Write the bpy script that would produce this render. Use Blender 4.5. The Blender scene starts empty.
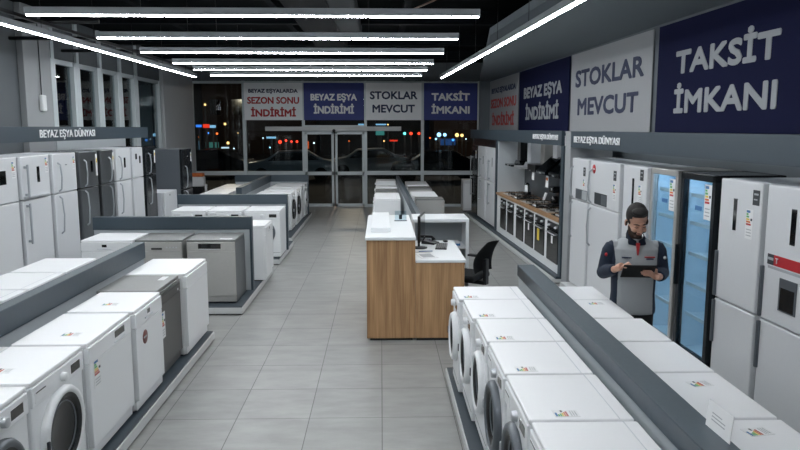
import bpy, bmesh, math, random
from mathutils import Vector, Matrix, Euler
random.seed(7)
S = bpy.context.scene
COL = S.collection
PI = math.pi

# ------------------------------------------------------------------ materials
def lin(h):
    h = h.lstrip('#'); o = []
    for i in (0, 2, 4):
        c = int(h[i:i+2], 16) / 255
        o.append(c / 12.92 if c <= .04045 else ((c + .055) / 1.055) ** 2.4)
    return (*o, 1)
MATS = {}
def mat(name, hexc, rough=.5, metal=0, bump=0, scale=40, var=0, coat=0, stretch=None, spec=.5):
    if name in MATS: return MATS[name]
    m = bpy.data.materials.new(name); m.use_nodes = True
    nt = m.node_tree; b = nt.nodes['Principled BSDF']
    b.inputs['Base Color'].default_value = lin(hexc)
    b.inputs['Roughness'].default_value = rough
    b.inputs['Metallic'].default_value = metal
    b.inputs['Specular IOR Level'].default_value = spec
    if coat: b.inputs['Coat Weight'].default_value = coat; b.inputs['Coat Roughness'].default_value = .08
    tc = nt.nodes.new('ShaderNodeTexCoord'); mp = nt.nodes.new('ShaderNodeMapping')
    nt.links.new(tc.outputs['Object'], mp.inputs['Vector'])
    if stretch: mp.inputs['Scale'].default_value = stretch
    nz = nt.nodes.new('ShaderNodeTexNoise'); nz.inputs['Scale'].default_value = scale
    nz.inputs['Detail'].default_value = 4
    nt.links.new(mp.outputs['Vector'], nz.inputs['Vector'])
    if var:
        mx = nt.nodes.new('ShaderNodeMix'); mx.data_type = 'RGBA'
        c = lin(hexc)
        mx.inputs['A'].default_value = tuple(x * (1 - var) for x in c[:3]) + (1,)
        mx.inputs['B'].default_value = tuple(min(1, x * (1 + var)) for x in c[:3]) + (1,)
        nt.links.new(nz.outputs['Fac'], mx.inputs['Factor'])
        nt.links.new(mx.outputs['Result'], b.inputs['Base Color'])
    rr = nt.nodes.new('ShaderNodeMapRange')
    rr.inputs['To Min'].default_value = max(0, rough - .04); rr.inputs['To Max'].default_value = min(1, rough + .04)
    nt.links.new(nz.outputs['Fac'], rr.inputs['Value']); nt.links.new(rr.outputs['Result'], b.inputs['Roughness'])
    if bump:
        bp = nt.nodes.new('ShaderNodeBump'); bp.inputs['Strength'].default_value = bump; bp.inputs['Distance'].default_value = .01
        nt.links.new(nz.outputs['Fac'], bp.inputs['Height']); nt.links.new(bp.outputs['Normal'], b.inputs['Normal'])
    MATS[name] = m
    return m
def emis(name, hexc, strength):
    if name in MATS: return MATS[name]
    m = bpy.data.materials.new(name); m.use_nodes = True
    nt = m.node_tree; b = nt.nodes['Principled BSDF']
    b.inputs['Base Color'].default_value = lin(hexc)
    b.inputs['Emission Color'].default_value = lin(hexc); b.inputs['Emission Strength'].default_value = strength
    MATS[name] = m
    return m
def glassmat(name, tint, ior=1.5, rough=.0):
    m = bpy.data.materials.new(name); m.use_nodes = True
    nt = m.node_tree; nt.nodes.clear()
    out = nt.nodes.new('ShaderNodeOutputMaterial'); tr = nt.nodes.new('ShaderNodeBsdfTransparent')
    gl = nt.nodes.new('ShaderNodeBsdfGlossy'); fr = nt.nodes.new('ShaderNodeFresnel'); mx = nt.nodes.new('ShaderNodeMixShader')
    tr.inputs['Color'].default_value = lin(tint); gl.inputs['Roughness'].default_value = rough
    # the pane is a closed slab: keep the air-to-glass index on its inner side too
    ge = nt.nodes.new('ShaderNodeNewGeometry'); mi = nt.nodes.new('ShaderNodeMapRange')
    mi.inputs['To Min'].default_value = ior; mi.inputs['To Max'].default_value = 1 / ior
    nt.links.new(ge.outputs['Backfacing'], mi.inputs['Value']); nt.links.new(mi.outputs['Result'], fr.inputs['IOR'])
    nt.links.new(fr.outputs[0], mx.inputs[0]); nt.links.new(tr.outputs[0], mx.inputs[1]); nt.links.new(gl.outputs[0], mx.inputs[2])
    nt.links.new(mx.outputs[0], out.inputs[0]); MATS[name] = m
    return m

M = dict(
    white=mat('enamel_white', '#e2e5e7', .30, scale=60, var=.01),
    top=mat('enamel_top', '#ebedef', .35, scale=50, var=.015),
    fridge=mat('fridge_white', '#d3d6d9', .33, scale=30, var=.02),
    side=mat('cabinet_side', '#ccd1d6', .4),
    steel=mat('brushed_steel', '#b4b4b1', .38, .45, scale=30, var=.12, stretch=(1, 1, 12)),
    dsteel=mat('dark_steel', '#73777a', .33, .8, scale=30, var=.15, stretch=(10, 10, 1)),
    bsteel=mat('black_steel', '#2b2f33', .2, .6),
    greytop=mat('grey_steel_top', '#828483', .4, .5),
    anthr=mat('anthracite_door', '#5d5d5d', .38, .65, scale=30, var=.1, stretch=(1, 1, 12)),
    chrome=mat('chrome_grey', '#c0c4c8', .3, .6),
    ring=mat('ring_grey', '#646a70', .35, .4),
    black=mat('black_plastic', '#0e1012', .3),
    gloss=mat('black_glass', '#07090b', .06, coat=.5),
    bowl=mat('door_bowl_glass', '#0c1114', .1, spec=.3),
    seam=mat('seam_dark', '#30343a', .6),
    slate=mat('slate_panel', '#35424b', .42, var=.03, scale=20),
    slatetop=mat('slate_panel_edge', '#4c575e', .4),
    plinth=mat('plinth_top', '#343f47', .5, var=.05, scale=20),
    plinthside=mat('plinth_side', '#c3c6c6', .45),
    board=mat('light_grey_board', '#b0b7bb', .5, var=.02),
    counterwhite=mat('counter_white', '#e4e8ea', .3),
    worktop=mat('worktop_oak', '#a3805c', .45, var=.15, scale=12, stretch=(6, .6, 6)),
    wallgrey=mat('wall_grey_paint', '#5a6064', .7, bump=.05, scale=90, var=.04),
    column=mat('column_paint', '#94989a', .65, bump=.04, scale=80, var=.03),
    handle=mat('handle_grey', '#a3a9ae', .35, .3),
    col_brightened=mat('column_paint_brightened', '#b3b7ba', .65, bump=.04, scale=80, var=.03),  # column paint lightened to make up for weak light on the corner column
    wallslate=mat('wall_slate_paint', '#666e74', .7, bump=.05, scale=60, var=.04),
    soffit=mat('soffit_paint', '#747d83', .85, var=.05, scale=6),
    ceil=mat('ceiling_black', '#0c0f11', .9, var=.25, scale=3, spec=.05),
    duct=mat('duct_black', '#0f1316', .9, var=.2, scale=5, spec=.1),
    ductgrey=mat('duct_grey', '#262d31', .8, var=.1, scale=5, spec=.2),
    mull=mat('mullion_alu', '#c3cccf', .4, .1),
    mulldark=mat('mullion_dark', '#3f464b', .45, .3),
    housing=mat('lamp_housing', '#a4abb0', .5),
    banw=mat('banner_white', '#f0f2f4', .65), banb=mat('banner_blue', '#303c80', .6),
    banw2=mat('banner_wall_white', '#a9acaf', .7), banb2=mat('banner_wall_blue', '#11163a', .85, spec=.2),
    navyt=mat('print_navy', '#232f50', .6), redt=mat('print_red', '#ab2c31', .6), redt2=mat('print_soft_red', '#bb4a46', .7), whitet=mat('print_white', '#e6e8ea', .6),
    paper=mat('paper_white', '#e4e6e7', .7), ygreen=mat('label_green', '#4fa361', .6), yellow=mat('label_yellow', '#d8bf48', .6),
    orange=mat('label_orange', '#cf6f35', .6), lblue=mat('label_blue', '#3f6f9f', .6), lgrey=mat('label_grey_print', '#a5aaae', .6),
    darkprint=mat('label_dark', '#2e3338', .5), red=mat('red_label', '#b3202a', .5), maroon=mat('round_sticker_maroon', '#71413c', .5),
    fabricb=mat('chair_fabric_black', '#15181b', .85, bump=.2, scale=200), plasticb=mat('chair_plastic_black', '#1b1e21', .45),
    skin=mat('skin', '#c29580', .55, bump=.03, scale=200), hair=mat('hair_black', '#15110f', .7, bump=.5, scale=150),
    shirtg=mat('shirt_grey', '#9ba0a3', .85, bump=.15, scale=250), shirtn=mat('shirt_navy', '#172335', .85, bump=.15, scale=250),
    trouser=mat('trouser_black', '#101216', .85, bump=.1, scale=200), lips=mat('lips', '#96604f', .5), beard=mat('beard_dark', '#3a2a22', .9, bump=.6, scale=300),
    shoe=mat('shoe_black', '#0c0c0d', .4),
    cooler=mat('cooler_inner', '#c3d8e4', .5), wire=mat('shelf_wire', '#dbe6ec', .4),
    asphalt=mat('asphalt', '#2a2b2d', .8, bump=.2, scale=8, var=.3), pave=mat('pavement', '#4b4744', .8, var=.2, scale=4),
    bld=mat('building_dark', '#26292d', .8, var=.3, scale=1), bld2=mat('building_brown', '#3b2e28', .8, var=.3, scale=1),
    carsil=mat('car_silver', '#8b9095', .3, .5), cardark=mat('car_dark', '#1d2126', .25, .4), carwhite=mat('car_white', '#b5b8b9', .3), carglass=mat('car_glass', '#0d1216', .1),
    tyre=mat('tyre', '#0c0c0c', .8), splash=mat('splashback_slate', '#3d454b', .35, var=.08, scale=6),
    copper=mat('copper_cable', '#6a4432', .5), bark=mat('pole_grey', '#33373a', .5),
)
E_LAMP = emis('lamp_diffuser', '#f6f9fc', 57)
E_COOL = emis('cooler_led', '#d5e9ff', 11)
GLASS = glassmat('window_glass', '#d5dfe2', 1.45)
CGLASS = glassmat('cooler_glass', '#e4eef2', 1.35)

# wood veneer with long vertical grain
def woodmat():
    m = bpy.data.materials.new('oak_veneer'); m.use_nodes = True
    nt = m.node_tree; b = nt.nodes['Principled BSDF']; b.inputs['Roughness'].default_value = .5
    tc = nt.nodes.new('ShaderNodeTexCoord')
    def nz(scale, st, det):
        mp = nt.nodes.new('ShaderNodeMapping'); mp.inputs['Scale'].default_value = st
        n = nt.nodes.new('ShaderNodeTexNoise'); n.inputs['Scale'].default_value = scale; n.inputs['Detail'].default_value = det
        nt.links.new(tc.outputs['Object'], mp.inputs['Vector']); nt.links.new(mp.outputs['Vector'], n.inputs['Vector']); return n
    a = nz(1, (14, 14, .9), 5); c = nz(1, (90, 90, 2.5), 3)
    ad = nt.nodes.new('ShaderNodeMath'); ad.operation = 'MULTIPLY_ADD'; ad.inputs[1].default_value = .45
    nt.links.new(c.outputs['Fac'], ad.inputs[0]); nt.links.new(a.outputs['Fac'], ad.inputs[2])
    cr = nt.nodes.new('ShaderNodeValToRGB'); e = cr.color_ramp.elements
    e[0].position = .5; e[0].color = lin('#8a6645'); e[1].position = .95; e[1].color = lin('#c29b70')
    nt.links.new(ad.outputs[0], cr.inputs[0]); nt.links.new(cr.outputs[0], b.inputs['Base Color'])
    return m
WOOD = woodmat()
def floormat():
    m = bpy.data.materials.new('floor_porcelain_tile'); m.use_nodes = True
    nt = m.node_tree; b = nt.nodes['Principled BSDF']
    tc = nt.nodes.new('ShaderNodeTexCoord'); mp = nt.nodes.new('ShaderNodeMapping')
    mp.inputs['Location'].default_value = (0, -(7.50 % .656), 0)
    nt.links.new(tc.outputs['Object'], mp.inputs['Vector'])
    br = nt.nodes.new('ShaderNodeTexBrick'); br.offset = 0; br.squash = 1
    br.inputs['Scale'].default_value = 1; br.inputs['Brick Width'].default_value = .6; br.inputs['Row Height'].default_value = .656
    br.inputs['Mortar Size'].default_value = .0035; br.inputs['Mortar Smooth'].default_value = .2; br.inputs['Bias'].default_value = 0
    br.inputs['Color1'].default_value = lin('#8d8f8d'); br.inputs['Color2'].default_value = lin('#959694'); br.inputs['Mortar'].default_value = lin('#4e4f50')
    nt.links.new(mp.outputs['Vector'], br.inputs['Vector'])
    n1 = nt.nodes.new('ShaderNodeTexNoise'); n1.inputs['Scale'].default_value = 2.2; n1.inputs['Detail'].default_value = 6; n1.inputs['Roughness'].default_value = .62
    mp2 = nt.nodes.new('ShaderNodeMapping'); mp2.inputs['Scale'].default_value = (1, 2.6, 1)
    nt.links.new(tc.outputs['Object'], mp2.inputs['Vector']); nt.links.new(mp2.outputs['Vector'], n1.inputs['Vector'])
    mr = nt.nodes.new('ShaderNodeMapRange'); mr.inputs['From Min'].default_value = .3; mr.inputs['From Max'].default_value = .7
    mr.inputs['To Min'].default_value = .80; mr.inputs['To Max'].default_value = 1.08
    nt.links.new(n1.outputs['Fac'], mr.inputs['Value'])
    mx = nt.nodes.new('ShaderNodeVectorMath'); mx.operation = 'SCALE'
    nt.links.new(br.outputs['Color'], mx.inputs[0]); nt.links.new(mr.outputs['Result'], mx.inputs['Scale'])
    nt.links.new(mx.outputs[0], b.inputs['Base Color'])
    b.inputs['Roughness'].default_value = .38; b.inputs['Specular IOR Level'].default_value = .4
    bp = nt.nodes.new('ShaderNodeBump'); bp.inputs['Strength'].default_value = .35; bp.inputs['Distance'].default_value = .004; bp.invert = True
    nt.links.new(br.outputs['Fac'], bp.inputs['Height']); nt.links.new(bp.outputs['Normal'], b.inputs['Normal'])
    return m
FLOOR = floormat()

# ------------------------------------------------------------------ mesh builder
class MB:
    def __init__(s): s.bm = bmesh.new(); s.mats = []
    def mi(s, m):
        if m not in s.mats: s.mats.append(m)
        return s.mats.index(m)
    def _merge(s, t, m, smooth=False, xf=None):
        i = s.mi(m)
        if xf is not None: t.transform(xf)
        for f in t.faces: f.material_index = i; f.smooth = smooth
        me = bpy.data.meshes.new('t'); t.to_mesh(me); t.free()
        s.bm.from_mesh(me); bpy.data.meshes.remove(me)
    def box(s, x0, x1, y0, y1, z0, z1, m, bev=0, seg=2, xf=None):
        t = bmesh.new(); bmesh.ops.create_cube(t, size=1)
        for v in t.verts: v.co = Vector(((x0+x1)/2 + v.co.x*(x1-x0), (y0+y1)/2 + v.co.y*(y1-y0), (z0+z1)/2 + v.co.z*(z1-z0)))
        if bev: bmesh.ops.bevel(t, geom=list(t.edges), offset=bev, segments=seg, affect='EDGES', profile=.5)
        s._merge(t, m, False, xf); return s
    def lathe(s, prof, m, c=(0, 0, 0), axis='Z', n=32, smooth=True, xf=None):
        t = bmesh.new(); rings = []
        for r, h in prof:
            if r < 1e-6: rings.append([t.verts.new((0, 0, h))])
            else: rings.append([t.verts.new((r*math.cos(2*PI*k/n), r*math.sin(2*PI*k/n), h)) for k in range(n)])
        for a, b in zip(rings, rings[1:]):
            for k in range(n):
                k2 = (k+1) % n
                if len(a) == 1 and len(b) == 1: continue
                if len(a) == 1: t.faces.new((a[0], b[k], b[k2]))
                elif len(b) == 1: t.faces.new((a[k], b[0], a[k2]))
                else: t.faces.new((a[k], b[k], b[k2], a[k2]))
        if axis == 'Y': t.transform(Matrix.Rotation(PI/2, 4, 'X'))      # z -> -y
        if axis == 'X': t.transform(Matrix.Rotation(PI/2, 4, 'Y'))
        t.transform(Matrix.Translation(c))
        bmesh.ops.recalc_face_normals(t, faces=list(t.faces))
        s._merge(t, m, smooth, xf); return s
    def tube(s, pts, r, m, n=10, smooth=True, caps=True, xf=None):
        pts = [Vector(p) for p in pts]; rs = r if isinstance(r, (list, tuple)) else [r]*len(pts)
        t = bmesh.new(); rings = []; up = None
        for i, p in enumerate(pts):
            d = (pts[min(i+1, len(pts)-1)] - pts[max(i-1, 0)]).normalized()
            if up is None: up = Vector((0, 0, 1)) if abs(d.z) < .9 else Vector((1, 0, 0))
            a = d.cross(up).normalized(); b = a.cross(d).normalized(); up = b
            rings.append([t.verts.new(p + (a*math.cos(2*PI*k/n) + b*math.sin(2*PI*k/n))*rs[i]) for k in range(n)])
        for a, b in zip(rings, rings[1:]):
            for k in range(n): t.faces.new((a[k], a[(k+1) % n], b[(k+1) % n], b[k]))
        if caps: t.faces.new(rings[0][::-1]); t.faces.new(rings[-1])
        bmesh.ops.recalc_face_normals(t, faces=list(t.faces))
        s._merge(t, m, smooth, xf); return s
    def ell(s, c, r, m, rot=None, seg=24):
        t = bmesh.new(); bmesh.ops.create_uvsphere(t, u_segments=seg, v_segments=seg//2+2, radius=1)
        mt = Matrix.Translation(c) @ (rot.to_matrix().to_4x4() if rot else Matrix()) @ Matrix.Diagonal((*r, 1))
        t.transform(mt); s._merge(t, m, True); return s
    def prism(s, poly, y0, y1, m, axis='Y', xf=None, bev=0):
        t = bmesh.new()
        def P(a, b, h): return {'Y': (a, h, b), 'Z': (a, b, h), 'X': (h, a, b)}[axis]
        A = [t.verts.new(P(a, b, y0)) for a, b in poly]; B = [t.verts.new(P(a, b, y1)) for a, b in poly]
        t.faces.new(A); t.faces.new(B[::-1]); n = len(poly)
        for k in range(n): t.faces.new((A[k], B[k], B[(k+1) % n], A[(k+1) % n]))
        if bev: bmesh.ops.bevel(t, geom=list(t.edges), offset=bev, segments=2, affect='EDGES', profile=.5)
        bmesh.ops.recalc_face_normals(t, faces=list(t.faces))
        s._merge(t, m, False, xf); return s
    def build(s, name, parent=None, loc=None, rotz=None):
        me = bpy.data.meshes.new(name); s.bm.to_mesh(me); s.bm.free()
        for m in s.mats: me.materials.append(m)
        o = bpy.data.objects.new(name, me); COL.objects.link(o)
        if parent: o.parent = parent
        if loc: o.location = loc
        if rotz is not None: o.rotation_euler = (0, 0, rotz)
        return o
def tag(o, label, cat, group=None, kind=None):
    o['label'] = label; o['category'] = cat
    if group: o['group'] = group
    if kind: o['kind'] = kind
    return o
def thing(name, label, cat, loc=(0, 0, 0), rotz=0, group=None):
    o = bpy.data.objects.new(name, None); COL.objects.link(o); o.empty_display_size = .1
    o.location = loc; o.rotation_euler = (0, 0, rotz)
    return tag(o, label, cat, group)
def struct(name, mb):
    o = mb.build(name); o['kind'] = 'structure'; return o
def bx(name, x0, x1, y0, y1, z0, z1, m, parent=None, bev=0):
    return MB().box(x0, x1, y0, y1, z0, z1, m, bev).build(name, parent)
def plabel(o, t): o['label'] = t; return o

_fonts = {}
def text(name, body, w, h, m, mtx, parent=None, bold=.02, depth=.004, line=1.0):
    """lettering as real mesh, fitted to w x h, centred on mtx (text plane = local xy, facing +z)"""
    cu = bpy.data.curves.new(name, 'FONT'); cu.body = body; cu.align_x = 'CENTER'; cu.size = 1; cu.extrude = .001
    cu.space_line = line; cu.resolution_u = 3
    o = bpy.data.objects.new(name, cu); COL.objects.link(o)
    bpy.context.view_layer.update()
    me = bpy.data.meshes.new_from_object(o.evaluated_get(bpy.context.evaluated_depsgraph_get()))
    bpy.data.objects.remove(o); bpy.data.curves.remove(cu)
    xs = [v.co.x for v in me.vertices]; ys = [v.co.y for v in me.vertices]
    cx, cy = (min(xs)+max(xs))/2, (min(ys)+max(ys))/2; sx, sy = w/(max(xs)-min(xs)), h/(max(ys)-min(ys))
    for v in me.vertices: v.co = Vector(((v.co.x-cx)*sx, (v.co.y-cy)*sy, v.co.z/.001*depth))
    if bold > 0:
        b0 = bmesh.new(); k = h * bold; ci = 0
        for (ox, oy) in ((0, 0), (k, 0), (-k, 0), (0, k), (0, -k), (k*.7, k*.7), (-k*.7, k*.7), (k*.7, -k*.7), (-k*.7, -k*.7)):
            m2 = me.copy(); m2.transform(Matrix.Translation((ox, oy, .0004 * ci))); ci += 1; b0.from_mesh(m2); bpy.data.meshes.remove(m2)
        b0.to_mesh(me); b0.free()
    me.transform(mtx); me.materials.clear(); me.materials.append(m); me.name = name
    t = bpy.data.objects.new(name, me); COL.objects.link(t)
    if parent: t.parent = parent
    return t
# matrices that stand the text plane up, facing -Y, in a thing's local frame
def face(x, y, z): return Matrix.Translation((x, y, z)) @ Matrix.Rotation(PI/2, 4, 'X')

# ------------------------------------------------------------------ layout of the right hand run (slightly skewed)
SK = math.atan(.04)
def RX(y): return 2.76 + (10.5 - y) * .04        # appliance fronts
def WX(y): return 3.25 + (21 - y) * .05          # wall plane
R_RIGHT = PI/2; R_LEFT = -PI/2; R_RUN = -PI/2 + SK

# ================================================================== SETTING
Yb = 21.2
struct('floor', MB().box(-7, 5, -5, Yb + .1, -.1, 0, FLOOR))
mb = MB().box(-7, 5, -5, Yb + .1, 4.3, 4.4, M['ceil'])
for y in (3, 6, 9, 12, 15, 18): mb.box(-5.65, 3.6, y - .08, y + .08, 4.08, 4.3, M['duct'])
for x in (-3.6, -1.6, .4): mb.box(x - .05, x + .05, -5, Yb, 4.16, 4.3, M['duct'])
struct('ceiling', mb)
# left wall: solid near the camera, a pier, five tall windows, a corner column
mb = MB().box(-5.85, -5.65, -5, 11.28, 0, 4.3, M['wallgrey'])
mb.box(-5.85, -5.65, 18.3, Yb, 0, 4.3, M['wallgrey'])
mb.box(-5.85, -5.65, 12.2, 18.3, 3.56, 4.3, M['wallgrey'])
mb.box(-5.85, -5.65, 12.2, 18.3, 0, .25, M['wallgrey'])
mb.box(-5.85, -5.65, 11.28, 12.2, 0, 4.3, M['wallgrey'])
struct('wall_left', mb)
struct('trim_1', MB().box(-5.65, -5.55, 11.28, 12.18, 0, 4.3, M['column'], .01))
struct('trim_2', MB().box(-6.2, -5.55, 18.35, 21.15, 0, 4.3, M['col_brightened'], .01))
# opaque board in front of the window foot behind the fridges
struct('trim_3', MB().box(-5.62, -5.56, 12.25, 15.5, .02, 2.32, M['board']))
wy = [12.3, 13.3, 14.38, 15.45, 16.45, 18.28]
for k in range(5):
    a, b = wy[k], wy[k+1]
    mb = MB()
    for (p, q) in ((a, a + .17), (b - .1, b)): mb.box(-5.72, -5.6, p, q, .25, 3.56, M['mull'], .006)
    mb.box(-5.72, -5.62, a, b, 3.48, 3.56, M['mull']); mb.box(-5.72, -5.62, a, b, .25, .33, M['mull'])
    mb.box(-5.645, -5.6, a + .03, a + .14, 3.56, 4.29, M['mull'])
    w = struct('window_%d' % (k + 1), mb)
    bx('window_pane', -5.69, -5.68, a + .17, b - .1, .33, 3.48, GLASS, w)
# right wall (skewed), banners hang on it
def quadwall(name, y0, y1, z0, z1, m, th=.15):
    return struct(name, MB().prism([(WX(y0), y0), (WX(y1), y1), (WX(y1) + th, y1), (WX(y0) + th, y0)], z0, z1, m, 'Z'))
quadwall('wall_right', -5, Yb, 0, 4.3, M['wallslate'])
# dropped soffit along the right wall
struct('trim_4', MB().prism([(1.66, 10.9), (2.95, Yb), (WX(Yb), Yb), (WX(-4.9), -4.9), (2.5, -4.9), (1.87, 7.4)][::-1], 3.77, 3.88, M['soffit'], 'Z'))
struct('trim_5', MB().box(2.93, 3.24, 20.95, Yb, 0, 3.76, M['wallslate'], .005))
# wall behind the camera
struct('wall_rear', MB().box(-7, 5, -5.1, -5, 0, 4.3, M['wallslate']))
# facade
struct('wall_back', MB().box(-5.7, 3.4, Yb, Yb + .12, 3.75, 4.3, M['wallgrey']))
mulls = [(-5.66, -5.56), (-4.12, -4.02), (-2.36, -2.28), (-.5, -.42), (1.2, 1.29), (2.9, 2.98)]
for k in range(5):
    a, b = mulls[k][1], mulls[k+1][0]
    mb = MB()
    mb.box(a, b, Yb, Yb + .08, 3.68, 3.76, M['mull'])
    if k != 2:
        mb.box(a, b, Yb, Yb + .08, .97, 1.09, M['mull']); mb.box(a, b, Yb, Yb + .08, 0, .08, M['mull'])
    w = struct('window_%d' % (k + 6), mb)
    z0 = .08 if k != 2 else 2.46
    bx('window_pane', a, b, Yb + .035, Yb + .045, z0, 3.68, GLASS, w)
for k, (a, b) in enumerate(mulls):
    struct('trim_%d' % (k + 6), MB().box(a, b, Yb - .03, Yb + .1, 0, 3.76, M['mull'], .006))
struct('trim_12', MB().box(-2.28, -.5, Yb - .01, Yb + .1, 2.26, 2.46, M['mull']))
op = MB().box(-3.43, .6, Yb - .18, Yb - .04, 2.29, 2.42, M['plinthside'], .008)
t = thing('door_operator', 'long light metal operator rail above the sliding entrance doors', 'door rail', (0, 0, 0))
op.build('rail_cover', t)
MB().lathe([(0, 0), (.05, 0), (.05, .04), (.03, .07), (0, .07)], M['black'], (-1.4, Yb - .16, 2.3), 'Y', 16).build('motion_sensor', t)
for k, (a, b) in enumerate(((-2.28, -1.42), (-1.38, -.5))):
    mb = MB()
    mb.box(a, a + .07, Yb, Yb + .06, .01, 2.26, M['mull'], .004).box(b - .07, b, Yb, Yb + .06, .01, 2.26, M['mull'], .004)
    mb.box(a, b, Yb, Yb + .06, 2.19, 2.26, M['mull']).box(a, b, Yb, Yb + .06, .01, .1, M['mull']).box(a, b, Yb, Yb + .06, .97, 1.07, M['mull'])
    w = struct('door_%d' % (k + 1), mb)
    bx('door_pane', a + .07, b - .07, Yb + .025, Yb + .035, .1, 2.19, GLASS, w)

# ================================================================== LAMPS
GL = 'linear ceiling lamps crossing the shop'
def lamp(loc, rotz, L, label, group=None, wires=True):
    t = thing('linear_lamp', label, 'ceiling lamp', loc, rotz, group)
    MB().box(-L/2, L/2, -.04, .04, .012, .085, M['housing'], .005).build('lamp_housing', t)
    MB().box(-L/2 + .01, L/2 - .01, -.021, .021, 0, .0125, E_LAMP, .003).build('diffuser', t)
    n = max(2, int(L / 1.6)); zt = 4.3 - loc[2]
    for i in range(n):
        x = -L/2 + L * (i + .5) / n
        MB().tube([(x, 0, .085), (x, 0, zt)], .004, M['black'], 6).build('hanging_wire', t)
    return t
ordn = ['nearest of the cross lamps, widest and highest in view', 'second cross lamp from the front, below the widest one', 'third cross lamp counted from the camera', 'fourth cross lamp counted from the camera', 'second farthest cross lamp, just behind the fourth', 'farthest cross lamp, right above the window banners']
for (y, dx), o in zip(((7.4, 0), (9.22, -.02), (10.95, -.05), (12.7, -.08), (14.13, -.1), (15.6, -.12)), ordn):
    lamp((-1.28 + dx, y, 3.5), 0.004, 4.6, 'long white linear ceiling lamp, ' + o, GL)
for y in (5.5, 3.6, 1.7, -.2, -2.1): lamp((-1.28, y, 3.5), 0, 4.6, 'long linear lamp out of view, added to light the near part of the shop', 'lamps added out of view')  # unseen lamps carrying on the rows, added to brighten the near fronts
lamp((-4.16, 8.15, 3.5), PI/2, 16, 'very long linear ceiling lamp running down the left aisle towards the facade')
a = Vector((1.39, 16.3, 3.5)); b = Vector((1.9, 3.9, 3.5)); d = a - b
lamp(tuple((a + b) / 2), math.atan2(d.y, d.x), d.length, 'long linear ceiling lamp running along the edge of the right soffit')
# dark rails the lamps hang from
for y in (7.4, 9.22, 10.95, 12.7):
    tag(MB().tube([(-5.6, y + .05, 3.72), (-3.58, y + .05, 3.72)], .03, M['black'], 8).build('ceiling_rail'),
        'black rail from the left wall to the %s cross lamp' % {7.4: 'nearest', 9.22: 'second', 10.95: 'third', 12.7: 'fourth'}[y], 'rail', 'black lamp rails')
tag(MB().box(-4.25, -4.2, 0.2, 16.1, 3.66, 3.70, M['black']).build('cable_tray'), 'black cable tray above the long left lamp', 'cable tray')
t = thing('air_duct', 'dark air duct with a round outlet under the ceiling, centre', 'air duct', (-.95, 8.6, 3.9))
MB().box(-.28, .28, -1.2, 6, .0, .3, M['duct'], .02).build('duct_body', t)
MB().lathe([(.22, 0), (.24, .03), (.2, .08), (.12, .02), (0, .03)], M['ductgrey'], (0, -.6, -.09), 'Z', 28).build('round_outlet', t)
MB().box(.28, .62, -1.2, 4.2, .02, .28, M['ductgrey'], .02).build('side_duct', t)
tag(MB().tube([(1.35, 8.2, 4.25), (1.0, 8.8, 4.1), (.7, 9.6, 4.05), (.2, 11, 4.05)], .012, M['copper'], 6).build('copper_cable'), 'thin brown cable under the black ceiling beside the right lamp', 'cable')
tag(MB().tube([(-2.9, 7.2, 4.28), (-2.6, 7.6, 4.05), (-2.0, 9.5, 4.05)], .01, M['copper'], 6).build('copper_cable'), 'thin brown cable under the black ceiling on the left', 'cable')
t = thing('junction_box', 'small white junction box on the pale column, cable above it', 'junction box', (-5.55, 11.75, 2.78))
MB().box(0, .07, -.07, .07, -.13, .13, M['paper'], .02).build('box_cover', t)
MB().tube([(.02, 0, .13), (.02, 0, 1.45)], .008, M['seam'], 6).build('cable', t)

# ================================================================== BANNERS
BG = 'banners along the window head'
def banner(loc, rotz, w, h, base, lines, label, group, dx=0):
    t = thing('banner', label, 'banner', loc, rotz, group)
    MB().box(-w/2, w/2, 0, .012, 0, h, base, .002).build('banner_sheet', t)
    for body, cw, ch, cz, m in lines:
        text('lettering', body, cw * w, ch * h, m, face(dx, 0, cz * h), t, bold=.048)
    return t
L1 = lambda n, r: [('BEYAZ EŞYALARDA', .84, .125, .775, n), ('SEZON SONU', .88, .17, .53, r), ('İNDİRİMİ', .76, .24, .225, r)]
L2 = lambda w_: [('BEYAZ EŞYA', .76, .22, .60, w_), ('İNDİRİMİ', .66, .25, .31, w_)]
L3 = lambda n: [('STOKLAR', .84, .2, .67, n), ('MEVCUT', .75, .2, .31, n)]
L4 = lambda w_, k=.7: [('TAKSİT', k, .25, .66, w_), ('İMKANI', k, .25, .31, w_)]
yb = Yb - .06
banner((-3.19, yb, 2.61), 0, 1.72, 1.09, M['banw'], L1(M['navyt'], M['redt']), 'white window banner reading BEYAZ EŞYALARDA SEZON SONU İNDİRİMİ on the facade', BG)
banner((-1.4, yb, 2.61), 0, 1.78, 1.09, M['banb'], L2(M['whitet']), 'blue window banner reading BEYAZ EŞYA İNDİRİMİ above the sliding doors', BG)
banner((.38, yb, 2.61), 0, 1.66, 1.09, M['banw'], L3(M['navyt']), 'white window banner reading STOKLAR MEVCUT on the facade', BG)
banner((2.08, yb, 2.61), 0, 1.6, 1.09, M['banb'], L4(M['whitet']), 'dark blue window banner reading TAKSİT İMKANI at the facade right corner', BG)
WG = 'large banners on the right wall'
WSK = -PI/2 + math.atan(.05)
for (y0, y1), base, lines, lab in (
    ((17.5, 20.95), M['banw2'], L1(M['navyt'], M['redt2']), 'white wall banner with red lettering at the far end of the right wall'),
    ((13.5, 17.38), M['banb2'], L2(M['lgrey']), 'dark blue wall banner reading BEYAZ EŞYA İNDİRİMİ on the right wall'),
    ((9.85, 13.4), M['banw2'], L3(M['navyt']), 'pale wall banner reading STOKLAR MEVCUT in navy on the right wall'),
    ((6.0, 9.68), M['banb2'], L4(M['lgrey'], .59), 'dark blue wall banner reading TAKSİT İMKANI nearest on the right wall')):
    yc = (y0 + y1) / 2
    banner((WX(yc) - .03, yc, 2.32), WSK, y1 - y0, 1.41, base, lines, lab, WG, -.2 if y0 == 6.0 else 0)

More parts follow.
